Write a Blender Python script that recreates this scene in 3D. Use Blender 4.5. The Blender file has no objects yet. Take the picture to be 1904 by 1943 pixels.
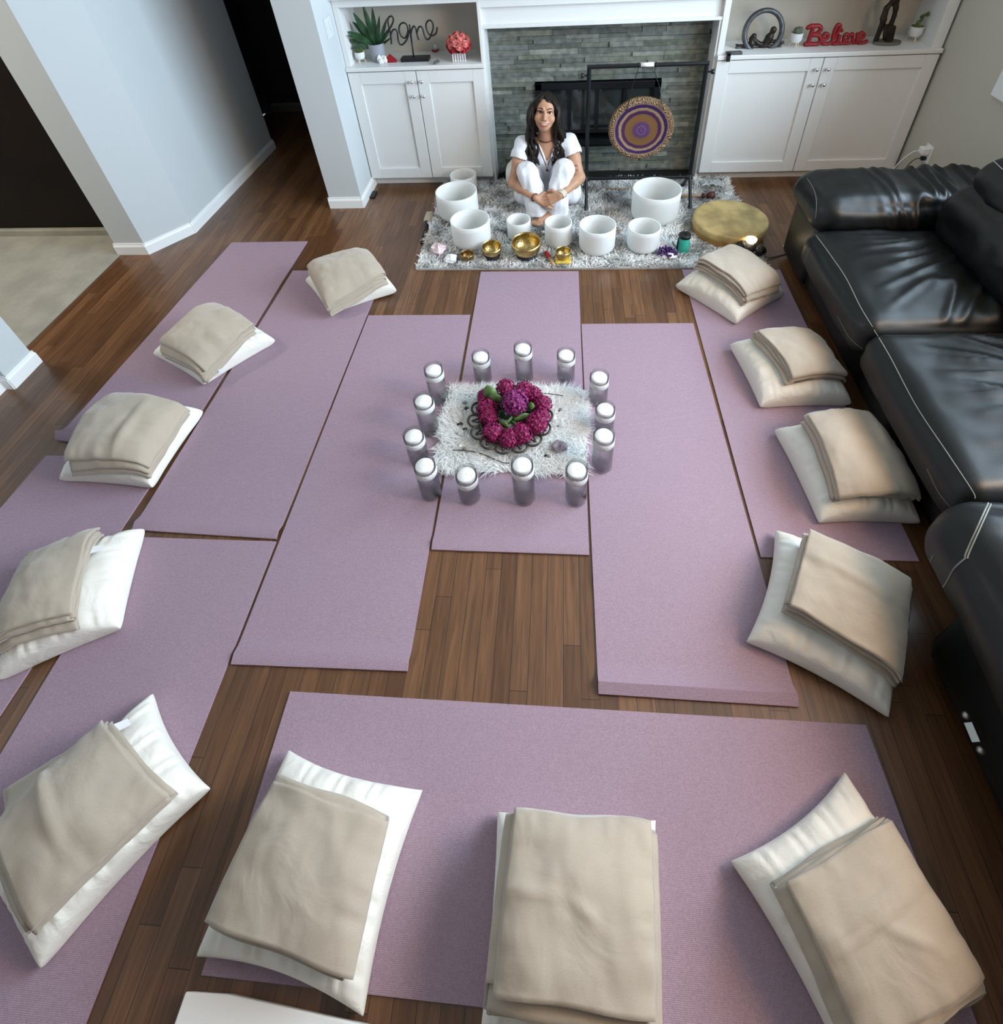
import bpy, bmesh, math, random
import numpy as np
from mathutils import Vector, Matrix, noise
from mathutils.bvhtree import BVHTree
random.seed(7)
PI = math.pi
SC = bpy.context.scene
COL = SC.collection

# ------------------------------------------------------------------ camera
CF, CX, CY, CH = 1077.085, 984.864, 563.206, 2.13
CR = Matrix(((0.9969865, 0.0008948, 0.0775701), (0.0591289, 0.6385181, -0.7673321), (-0.0502165, 0.7696064, 0.6365410)))
camd = bpy.data.cameras.new('camera'); cam = bpy.data.objects.new('camera', camd); COL.objects.link(cam)
cam.matrix_world = Matrix.Translation((0, 0, CH)) @ CR.to_4x4()
camd.sensor_fit = 'HORIZONTAL'; camd.sensor_width = 36; camd.lens = CF / 1904 * 36
camd.shift_x = (952 - CX) / 1904; camd.shift_y = (CY - 971.5) / 1904
camd.clip_start = .02
SC.camera = cam

def _ray(px, py):
    return CR @ Vector(((px - CX) / CF, -(py - CY) / CF, -1))
def on_z(px, py, z=0.0):
    d = _ray(px, py); t = (z - CH) / d.z
    return Vector((d.x * t, d.y * t, z))
def on_y(px, py, Y):
    d = _ray(px, py); t = Y / d.y
    return Vector((d.x * t, Y, CH + d.z * t))
def on_x(px, py, X):
    d = _ray(px, py); t = X / d.x
    return Vector((X, d.y * t, CH + d.z * t))

# ------------------------------------------------------------------ materials
def _nodes(name):
    m = bpy.data.materials.new(name); m.use_nodes = True
    nt = m.node_tree
    return m, nt, nt.nodes['Principled BSDF']
def N(nt, typ, **kw):
    n = nt.nodes.new(typ)
    for k, v in kw.items(): setattr(n, k, v)
    return n
def mat(name, col, rough=.5, metal=0, var=0.0, vscale=8, bump=0, bscale=60, coat=0, sheen=0, trans=0, ior=1.45, emit=0, spec=.5, col2=None, stretch=None, transl=0, detail=3):
    m, nt, b = _nodes(name)
    c = (*col, 1)
    b.inputs['Base Color'].default_value = c
    b.inputs['Roughness'].default_value = rough
    b.inputs['Metallic'].default_value = metal
    b.inputs['Coat Weight'].default_value = coat
    b.inputs['Sheen Weight'].default_value = sheen
    b.inputs['Transmission Weight'].default_value = trans
    b.inputs['IOR'].default_value = ior
    b.inputs['Specular IOR Level'].default_value = spec
    if emit:
        b.inputs['Emission Color'].default_value = c; b.inputs['Emission Strength'].default_value = emit
    tc = N(nt, 'ShaderNodeTexCoord'); src = tc.outputs['Object']
    if stretch:
        mp = N(nt, 'ShaderNodeMapping'); mp.inputs['Scale'].default_value = stretch
        nt.links.new(src, mp.inputs['Vector']); src = mp.outputs['Vector']
    if var or col2:
        nz = N(nt, 'ShaderNodeTexNoise'); nz.inputs['Scale'].default_value = vscale; nz.inputs['Detail'].default_value = detail
        nt.links.new(src, nz.inputs['Vector'])
        rp = N(nt, 'ShaderNodeValToRGB'); e = rp.color_ramp.elements
        e[0].position = .35; e[1].position = .65
        if col2: e[0].color = (*col2, 1); e[1].color = c
        else:
            e[0].color = tuple(max(0, x * (1 - var)) for x in col) + (1,); e[1].color = tuple(min(1, x * (1 + var)) for x in col) + (1,)
        nt.links.new(nz.outputs['Fac'], rp.inputs['Fac']); nt.links.new(rp.outputs['Color'], b.inputs['Base Color'])
    if bump:
        nz = N(nt, 'ShaderNodeTexNoise'); nz.inputs['Scale'].default_value = bscale; nz.inputs['Detail'].default_value = 4
        nt.links.new(src, nz.inputs['Vector'])
        bp = N(nt, 'ShaderNodeBump'); bp.inputs['Strength'].default_value = bump; bp.inputs['Distance'].default_value = .01
        nt.links.new(nz.outputs['Fac'], bp.inputs['Height']); nt.links.new(bp.outputs['Normal'], b.inputs['Normal'])
    if transl:
        tr = N(nt, 'ShaderNodeBsdfTranslucent'); tr.inputs['Color'].default_value = c
        mx = N(nt, 'ShaderNodeMixShader'); mx.inputs['Fac'].default_value = transl
        out = nt.nodes['Material Output']
        nt.links.new(b.outputs[0], mx.inputs[1]); nt.links.new(tr.outputs[0], mx.inputs[2]); nt.links.new(mx.outputs[0], out.inputs['Surface'])
    return m

def wood_floor():
    m, nt, b = _nodes('wood_floor')
    tc = N(nt, 'ShaderNodeTexCoord'); sp = N(nt, 'ShaderNodeSeparateXYZ'); nt.links.new(tc.outputs['Object'], sp.inputs[0])
    dv = N(nt, 'ShaderNodeMath', operation='DIVIDE'); dv.inputs[1].default_value = .0575; nt.links.new(sp.outputs['X'], dv.inputs[0])
    fl = N(nt, 'ShaderNodeMath', operation='FLOOR'); nt.links.new(dv.outputs[0], fl.inputs[0])
    wn = N(nt, 'ShaderNodeTexWhiteNoise', noise_dimensions='1D'); nt.links.new(fl.outputs[0], wn.inputs['W'])
    ma = N(nt, 'ShaderNodeMath', operation='MULTIPLY_ADD'); ma.inputs[1].default_value = 7.3; nt.links.new(wn.outputs['Value'], ma.inputs[0]); nt.links.new(sp.outputs['Y'], ma.inputs[2])
    mp = N(nt, 'ShaderNodeCombineXYZ'); nt.links.new(ma.outputs[0], mp.inputs['X']); nt.links.new(sp.outputs['X'], mp.inputs['Y'])
    br = N(nt, 'ShaderNodeTexBrick'); br.offset = 0; br.squash = 1
    br.inputs['Scale'].default_value = 1; br.inputs['Brick Width'].default_value = .83; br.inputs['Row Height'].default_value = .0575
    br.inputs['Mortar Size'].default_value = .0009; br.inputs['Mortar Smooth'].default_value = .1; br.inputs['Bias'].default_value = 0
    br.inputs['Color1'].default_value = (.098, .044, .018, 1); br.inputs['Color2'].default_value = (.178, .087, .039, 1); br.inputs['Mortar'].default_value = (.018, .008, .004, 1)
    nt.links.new(mp.outputs['Vector'], br.inputs['Vector'])
    m2 = N(nt, 'ShaderNodeMapping'); m2.inputs['Scale'].default_value = (42, 2.2, 20)
    nt.links.new(tc.outputs['Object'], m2.inputs['Vector'])
    nz = N(nt, 'ShaderNodeTexNoise'); nz.inputs['Scale'].default_value = 1.6; nz.inputs['Detail'].default_value = 7; nz.inputs['Roughness'].default_value = .65; nz.inputs['Distortion'].default_value = .6
    nt.links.new(m2.outputs['Vector'], nz.inputs['Vector'])
    rp = N(nt, 'ShaderNodeValToRGB'); e = rp.color_ramp.elements
    e[0].position = .3; e[0].color = (.55, .5, .48, 1); e[1].position = .72; e[1].color = (1.35, 1.3, 1.25, 1)
    nt.links.new(nz.outputs['Fac'], rp.inputs['Fac'])
    mx = N(nt, 'ShaderNodeMix', data_type='RGBA', blend_type='MULTIPLY'); mx.inputs[0].default_value = 1
    nt.links.new(br.outputs['Color'], mx.inputs[6]); nt.links.new(rp.outputs['Color'], mx.inputs[7])
    nt.links.new(mx.outputs[2], b.inputs['Base Color'])
    b.inputs['Roughness'].default_value = .33; b.inputs['Specular IOR Level'].default_value = .45
    b.inputs['Coat Weight'].default_value = .25; b.inputs['Coat Roughness'].default_value = .22
    bp = N(nt, 'ShaderNodeBump'); bp.inputs['Strength'].default_value = .25; bp.inputs['Distance'].default_value = .002; bp.invert = True
    ad = N(nt, 'ShaderNodeMath', operation='MULTIPLY_ADD'); ad.inputs[1].default_value = -.25
    nt.links.new(nz.outputs['Fac'], ad.inputs[0]); nt.links.new(br.outputs['Fac'], ad.inputs[2])
    nt.links.new(ad.outputs[0], bp.inputs['Height']); nt.links.new(bp.outputs['Normal'], b.inputs['Normal'])
    return m

def yoga_mat(name, col):
    m, nt, b = _nodes(name)
    tc = N(nt, 'ShaderNodeTexCoord')
    nz = N(nt, 'ShaderNodeTexNoise'); nz.inputs['Scale'].default_value = 260; nz.inputs['Detail'].default_value = 2
    nt.links.new(tc.outputs['Object'], nz.inputs['Vector'])
    rp = N(nt, 'ShaderNodeValToRGB'); e = rp.color_ramp.elements
    e[0].position = .3; e[1].position = .7
    e[0].color = tuple(x * .86 for x in col) + (1,); e[1].color = tuple(x * 1.12 for x in col) + (1,)
    nt.links.new(nz.outputs['Fac'], rp.inputs['Fac']); nt.links.new(rp.outputs['Color'], b.inputs['Base Color'])
    b.inputs['Roughness'].default_value = .62; b.inputs['Specular IOR Level'].default_value = .3
    w1 = N(nt, 'ShaderNodeTexWave', bands_direction='X'); w1.inputs['Scale'].default_value = 95
    w2 = N(nt, 'ShaderNodeTexWave', bands_direction='Y'); w2.inputs['Scale'].default_value = 95
    for w in (w1, w2): nt.links.new(tc.outputs['Object'], w.inputs['Vector'])
    ad = N(nt, 'ShaderNodeMath', operation='ADD'); nt.links.new(w1.outputs['Fac'], ad.inputs[0]); nt.links.new(w2.outputs['Fac'], ad.inputs[1])
    bp = N(nt, 'ShaderNodeBump'); bp.inputs['Strength'].default_value = .35; bp.inputs['Distance'].default_value = .0015
    nt.links.new(ad.outputs[0], bp.inputs['Height']); nt.links.new(bp.outputs['Normal'], b.inputs['Normal'])
    return m

def fabric(name, col, weave=700, wr=.25, wscale=14, rough=.9, sheen=.3, var=.06):
    m, nt, b = _nodes(name)
    tc = N(nt, 'ShaderNodeTexCoord')
    n1 = N(nt, 'ShaderNodeTexNoise'); n1.inputs['Scale'].default_value = wscale; n1.inputs['Detail'].default_value = 3; n1.inputs['Distortion'].default_value = .8
    n2 = N(nt, 'ShaderNodeTexNoise'); n2.inputs['Scale'].default_value = weave; n2.inputs['Detail'].default_value = 2
    for n in (n1, n2): nt.links.new(tc.outputs['Object'], n.inputs['Vector'])
    rp = N(nt, 'ShaderNodeValToRGB'); e = rp.color_ramp.elements; e[0].position = .3; e[1].position = .7
    e[0].color = tuple(x * (1 - var) for x in col) + (1,); e[1].color = tuple(min(1, x * (1 + var)) for x in col) + (1,)
    nt.links.new(n2.outputs['Fac'], rp.inputs['Fac']); nt.links.new(rp.outputs['Color'], b.inputs['Base Color'])
    b.inputs['Roughness'].default_value = rough; b.inputs['Sheen Weight'].default_value = sheen; b.inputs['Specular IOR Level'].default_value = .2
    bp = N(nt, 'ShaderNodeBump'); bp.inputs['Strength'].default_value = wr; bp.inputs['Distance'].default_value = .012
    bp2 = N(nt, 'ShaderNodeBump'); bp2.inputs['Strength'].default_value = .25; bp2.inputs['Distance'].default_value = .001
    nt.links.new(n1.outputs['Fac'], bp.inputs['Height']); nt.links.new(n2.outputs['Fac'], bp2.inputs['Height'])
    nt.links.new(bp.outputs['Normal'], bp2.inputs['Normal']); nt.links.new(bp2.outputs['Normal'], b.inputs['Normal'])
    return m

def leather(name):
    m, nt, b = _nodes(name)
    b.inputs['Base Color'].default_value = (.0042, .0052, .0056, 1)
    tc = N(nt, 'ShaderNodeTexCoord')
    n0 = N(nt, 'ShaderNodeTexNoise'); n0.inputs['Scale'].default_value = 7; n0.inputs['Detail'].default_value = 3
    v = N(nt, 'ShaderNodeTexVoronoi'); v.inputs['Scale'].default_value = 330
    for n in (n0, v): nt.links.new(tc.outputs['Object'], n.inputs['Vector'])
    mr = N(nt, 'ShaderNodeMapRange'); mr.inputs['To Min'].default_value = .32; mr.inputs['To Max'].default_value = .50
    nt.links.new(n0.outputs['Fac'], mr.inputs['Value']); nt.links.new(mr.outputs[0], b.inputs['Roughness'])
    bp = N(nt, 'ShaderNodeBump'); bp.inputs['Strength'].default_value = .12; bp.inputs['Distance'].default_value = .001
    nt.links.new(v.outputs['Distance'], bp.inputs['Height']); nt.links.new(bp.outputs['Normal'], b.inputs['Normal'])
    b.inputs['Specular IOR Level'].default_value = .42
    return m

def attr_mat(name, attr='tint', rough=.8, bump=.4, bscale=45, vscale=22, amt=.35):
    m, nt, b = _nodes(name)
    a = N(nt, 'ShaderNodeAttribute'); a.attribute_name = attr
    tc = N(nt, 'ShaderNodeTexCoord')
    nz = N(nt, 'ShaderNodeTexNoise'); nz.inputs['Scale'].default_value = vscale; nz.inputs['Detail'].default_value = 6
    nt.links.new(tc.outputs['Object'], nz.inputs['Vector'])
    rp = N(nt, 'ShaderNodeValToRGB'); e = rp.color_ramp.elements; e[0].position = .3; e[1].position = .7
    e[0].color = (1 - amt,) * 3 + (1,); e[1].color = (1 + amt,) * 3 + (1,)
    nt.links.new(nz.outputs['Fac'], rp.inputs['Fac'])
    mx = N(nt, 'ShaderNodeMix', data_type='RGBA', blend_type='MULTIPLY'); mx.inputs[0].default_value = 1
    nt.links.new(a.outputs['Color'], mx.inputs[6]); nt.links.new(rp.outputs['Color'], mx.inputs[7]); nt.links.new(mx.outputs[2], b.inputs['Base Color'])
    b.inputs['Roughness'].default_value = rough
    if bump:
        n2 = N(nt, 'ShaderNodeTexNoise'); n2.inputs['Scale'].default_value = bscale; n2.inputs['Detail'].default_value = 6
        nt.links.new(tc.outputs['Object'], n2.inputs['Vector'])
        bp = N(nt, 'ShaderNodeBump'); bp.inputs['Strength'].default_value = bump; bp.inputs['Distance'].default_value = .01
        nt.links.new(n2.outputs['Fac'], bp.inputs['Height']); nt.links.new(bp.outputs['Normal'], b.inputs['Normal'])
    return m

def gong_mat(R):
    m, nt, b = _nodes('gong_bronze')
    tc = N(nt, 'ShaderNodeTexCoord'); sp = N(nt, 'ShaderNodeSeparateXYZ'); nt.links.new(tc.outputs['Object'], sp.inputs[0])
    cb = N(nt, 'ShaderNodeCombineXYZ'); nt.links.new(sp.outputs['X'], cb.inputs['X']); nt.links.new(sp.outputs['Z'], cb.inputs['Y'])
    ln = N(nt, 'ShaderNodeVectorMath', operation='LENGTH'); nt.links.new(cb.outputs[0], ln.inputs[0])
    dv = N(nt, 'ShaderNodeMath', operation='DIVIDE'); dv.inputs[1].default_value = R; nt.links.new(ln.outputs['Value'], dv.inputs[0])
    nz = N(nt, 'ShaderNodeTexNoise'); nz.inputs['Scale'].default_value = 30; nt.links.new(tc.outputs['Object'], nz.inputs['Vector'])
    ad = N(nt, 'ShaderNodeMath', operation='MULTIPLY_ADD'); ad.inputs[1].default_value = .05; nt.links.new(nz.outputs['Fac'], ad.inputs[0]); nt.links.new(dv.outputs[0], ad.inputs[2])
    sb = N(nt, 'ShaderNodeMath', operation='SUBTRACT'); sb.inputs[1].default_value = .025; nt.links.new(ad.outputs[0], sb.inputs[0])
    rp = N(nt, 'ShaderNodeValToRGB'); cr = rp.color_ramp
    st = [(0, (.10, .03, .16)), (.05, (.20, .10, .25)), (.08, (.09, .035, .13)), (.13, (.22, .12, .24)), (.17, (.12, .05, .17)), (.25, (.14, .07, .14)), (.30, (.24, .12, .05)), (.44, (.26, .13, .045)), (.50, (.22, .12, .08)), (.515, (.08, .025, .06)), (.60, (.09, .03, .11)), (.625, (.42, .28, .16)), (.69, (.40, .27, .17)), (.70, (.05, .02, .10)), (.79, (.055, .022, .11)), (.80, (.36, .24, .16)), (.84, (.30, .19, .12)), (1, (.34, .21, .11))]
    cr.elements[0].position = 0; cr.elements[0].color = (*st[0][1], 1); cr.elements[1].position = 1; cr.elements[1].color = (*st[-1][1], 1)
    for p, c in st[1:-1]:
        e = cr.elements.new(p); e.color = (*c, 1)
    nt.links.new(sb.outputs[0], rp.inputs['Fac'])
    nt.links.new(rp.outputs['Color'], b.inputs['Base Color'])
    b.inputs['Metallic'].default_value = .55; b.inputs['Roughness'].default_value = .42
    v = N(nt, 'ShaderNodeTexVoronoi'); v.inputs['Scale'].default_value = 90; nt.links.new(tc.outputs['Object'], v.inputs['Vector'])
    gt = N(nt, 'ShaderNodeMath', operation='GREATER_THAN'); gt.inputs[1].default_value = .84; nt.links.new(dv.outputs[0], gt.inputs[0])
    mu = N(nt, 'ShaderNodeMath', operation='MULTIPLY'); nt.links.new(gt.outputs[0], mu.inputs[0]); nt.links.new(v.outputs['Distance'], mu.inputs[1])
    bp = N(nt, 'ShaderNodeBump'); bp.inputs['Strength'].default_value = .9; bp.inputs['Distance'].default_value = .02
    nt.links.new(mu.outputs[0], bp.inputs['Height']); nt.links.new(bp.outputs['Normal'], b.inputs['Normal'])
    return m

M = {}
M['floor'] = wood_floor()
M['wall'] = mat('wall_paint', (.54, .575, .59), .75, bump=.05, bscale=180)
M['wall_warm'] = mat('wall_paint_greige', (.54, .50, .43), .75, bump=.05, bscale=180)
M['ceil'] = mat('ceiling_paint', (.62, .60, .56), .8)
M['wall_low_bounce'] = mat('wall_paint_low_bounce', (.16, .14, .12), .8)  # unseen wall behind the camera, darkened to cut bounce light
M['trim'] = mat('trim_paint', (.82, .83, .83), .4)
M['white'] = mat('cabinet_paint', (.74, .745, .735), .35)
M['hall'] = mat('hall_shade_dark', (.010, .012, .011), .8)  # shade of the unlit grey hallway put into its wall colour
M['halltrim'] = mat('hall_trim_shaded', (.10, .105, .09), .6)  # baseboard colour dimmed for the same hallway shade
M['foyer_shade'] = mat('dark_brown_shaded', (.006, .0028, .0022), .5, var=.3, vscale=3, spec=.25)  # foyer wall in shadow: its shade is part of this dark brown
M['carpet'] = mat('beige_carpet', (.36, .35, .30), .95, var=.12, vscale=5, bump=.6, bscale=300)
M['mauve'] = yoga_mat('mauve_mat', (.355, .250, .314))
M['black_metal'] = mat('black_metal', (.008, .010, .012), .4, metal=.3)
M['black'] = mat('black_plastic', (.008, .008, .009), .45)
M['leather'] = leather('black_leather')
M['stitch'] = mat('stitch_thread', (.20, .21, .195), .8)
M['pillow'] = fabric('pillow_cotton', (.79, .765, .70), wr=.5, wscale=13, sheen=.1, var=.02)
M['blanket'] = fabric('fleece_blanket', (.425, .36, .288), weave=500, wr=.55, wscale=7, sheen=.4, var=.045)
M['tag'] = mat('white_tag', (.85, .87, .9), .6)
M['rugbase'] = mat('rug_backing', (.42, .41, .39), .9)
M['crystal'] = mat('frosted_quartz', (.89, .90, .89), .38, transl=.35)
M['brass'] = mat('hammered_brass', (.50, .37, .15), .30, metal=1, bump=.35, bscale=70, var=.2, vscale=20)
M['brassdark'] = mat('aged_brass', (.30, .19, .07), .35, metal=1, bump=.4, bscale=80, var=.25, vscale=20)
M['gold'] = mat('gold_brocade', (.75, .55, .10), .4, metal=.4, var=.2, vscale=120)
M['wood'] = mat('light_wood', (.42, .25, .13), .5, var=.2, vscale=6, stretch=(1, 12, 12))
M['redwood'] = mat('red_suede', (.38, .012, .018), .6)
M['skin_drum'] = mat('drum_hide', (.42, .31, .13), .6, var=.28, vscale=9, bump=.1, bscale=30)
M['drumside'] = mat('drum_frame_wood', (.36, .20, .055), .5, var=.2, vscale=10)
def thin_glass(name, tint, edge, gloss=.3, refr=0, ior=1.33):
    m, nt, b = _nodes(name); out = nt.nodes['Material Output']
    lw = N(nt, 'ShaderNodeLayerWeight'); lw.inputs['Blend'].default_value = .5
    rp = N(nt, 'ShaderNodeValToRGB'); e = rp.color_ramp.elements; e[0].position = .25; e[0].color = (*tint, 1); e[1].position = .95; e[1].color = (*edge, 1)
    nt.links.new(lw.outputs['Facing'], rp.inputs['Fac'])
    tr = N(nt, 'ShaderNodeBsdfTransparent'); nt.links.new(rp.outputs['Color'], tr.inputs['Color'])
    gl = N(nt, 'ShaderNodeBsdfGlossy'); gl.inputs['Roughness'].default_value = .03
    mx = N(nt, 'ShaderNodeMixShader'); pw = N(nt, 'ShaderNodeMath', operation='POWER'); pw.inputs[1].default_value = 4; nt.links.new(lw.outputs['Facing'], pw.inputs[0])
    mr = N(nt, 'ShaderNodeMath', operation='MULTIPLY_ADD'); mr.inputs[1].default_value = gloss; mr.inputs[2].default_value = .045
    nt.links.new(pw.outputs[0], mr.inputs[0]); nt.links.new(mr.outputs[0], mx.inputs['Fac']); nt.links.new(tr.outputs[0], mx.inputs[1]); nt.links.new(gl.outputs[0], mx.inputs[2])
    last = mx
    if refr:
        b.inputs['Base Color'].default_value = (.98, .99, 1, 1); b.inputs['Transmission Weight'].default_value = 1; b.inputs['Roughness'].default_value = .02; b.inputs['IOR'].default_value = ior
        m2 = N(nt, 'ShaderNodeMixShader'); m2.inputs['Fac'].default_value = refr
        nt.links.new(mx.outputs[0], m2.inputs[1]); nt.links.new(b.outputs[0], m2.inputs[2]); last = m2
    nt.links.new(last.outputs[0], out.inputs['Surface'])
    return m
M['glass'] = thin_glass('clear_glass', (.995, .995, .995), (.62, .65, .65), .6)
M['water'] = thin_glass('water', (.985, .99, .99), (.84, .87, .87), .4, .12)
M['wax'] = mat('white_wax', (.88, .88, .87), .45)
M['lace'] = mat('white_lace', (.84, .85, .85), .7, bump=.9, bscale=260)
M['fur'] = mat('white_fur', (.97, .97, .96), .8, transl=.5)
M['furbase'] = mat('white_fur_backing', (.90, .89, .87), .9)
M['iron'] = mat('pewter_iron', (.075, .068, .058), .45, metal=.7, var=.3, vscale=30)
M['petal'] = mat('magenta_petals', (.25, .008, .085), .6, var=.6, vscale=70, transl=.15)
M['petal2'] = mat('violet_petals', (.24, .022, .15), .6, var=.5, vscale=70, transl=.15)
M['leaf'] = mat('green_leaf', (.10, .18, .055), .5, var=.3, vscale=40)
M['darkleaf'] = mat('dark_green_leaf', (.018, .055, .022), .4, var=.5, vscale=14)
M['stone_dark'] = mat('dark_pebble', (.03, .032, .028), .35, var=.4, vscale=60)
M['stone_grey'] = mat('grey_pebble', (.22, .24, .22), .35, var=.4, vscale=60)
M['amethyst'] = mat('amethyst', (.055, .02, .11), .22, var=.6, vscale=50)
M['amethyst_pale'] = mat('pale_amethyst', (.25, .20, .24), .3, var=.4, vscale=40)
M['rose_quartz'] = mat('rose_quartz', (.72, .56, .60), .3, var=.2, vscale=25)
M['clear_quartz'] = mat('white_quartz', (.82, .82, .83), .25, var=.1, vscale=25)
M['citrine'] = mat('honey_calcite', (.42, .32, .10), .3, var=.3, vscale=40)
M['stick'] = mat('incense_stick', (.05, .035, .022), .7)
M['teal'] = mat('malachite_teal', (.02, .30, .22), .35, col2=(.05, .50, .40), vscale=14)
M['lampblack'] = mat('carved_black_stone', (.010, .009, .008), .4, bump=.8, bscale=60)
M['glow'] = mat('lamp_glow', (1, .80, .52), .5, emit=9)
M['paper'] = mat('white_paper', (.84, .84, .83), .7)
M['greypot'] = mat('grey_ceramic', (.30, .31, .35), .5)
M['whitepot'] = mat('white_ceramic', (.72, .73, .73), .5, bump=.4, bscale=80)
M['cactus'] = mat('cactus_green', (.10, .12, .08), .7, bump=.8, bscale=140, var=.4, vscale=60)
M['succ'] = mat('succulent_green', (.10, .14, .035), .5, var=.4, vscale=50)
M['red'] = mat('red_lacquer', (.26, .008, .014), .4)
M['rose'] = mat('pink_rose', (.72, .22, .20), .55, var=.35, vscale=60)
M['rose2'] = mat('red_rose', (.42, .025, .035), .55, var=.35, vscale=60)
M['mirror'] = mat('mirror_tile', (.80, .79, .74), .08, metal=1)
M['bronze'] = mat('dark_bronze', (.028, .020, .015), .38, metal=.5, var=.4, vscale=20)
M['pewter'] = mat('pewter_grey', (.085, .09, .095), .45, metal=.5, var=.3, vscale=25)
M['greybase'] = mat('statue_base_grey', (.14, .14, .115), .6)
M['chrome'] = mat('chrome', (.75, .76, .76), .18, metal=1)
M['steel'] = mat('brushed_steel', (.45, .44, .40), .4, metal=1)
M['plastic'] = mat('white_plastic', (.82, .83, .82), .35)
M['plate'] = mat('switch_plate', (.66, .69, .70), .35)
M['firebrick'] = mat('firebox_black', (.008, .009, .009), .5)
M['fireglass'] = mat('smoked_glass', (.018, .022, .021), .06, spec=.8, var=.5, vscale=4)
M['ledger'] = attr_mat('ledger_stone')
M['skin'] = mat('skin', (.46, .245, .15), .5, var=.06, vscale=20)
M['hair'] = mat('dark_hair', (.013, .008, .006), .55, spec=.25, var=.5, vscale=60, stretch=(3, 3, .5))
M['cotton'] = fabric('white_cotton', (.74, .75, .80), wr=.35, wscale=22, sheen=.05, var=.02)
M['lips'] = mat('lips', (.33, .08, .065), .4)
M['teeth'] = mat('teeth', (.85, .82, .77), .3)
M['eye'] = mat('eye_dark', (.015, .008, .006), .15)
M['sclera'] = mat('eye_white', (.62, .58, .55), .3)
M['beads'] = mat('brown_beads', (.10, .03, .015), .4)
M['ivory'] = mat('ivory_beads', (.75, .68, .56), .4)
M['bag'] = mat('crinkled_plastic', (.75, .78, .78), .12, trans=.6, bump=1, bscale=30)
M['greygem'] = mat('smoky_quartz', (.10, .10, .09), .2, var=.4, vscale=40)
M['pine'] = mat('pale_wood_legs', (.70, .58, .42), .5)
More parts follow.
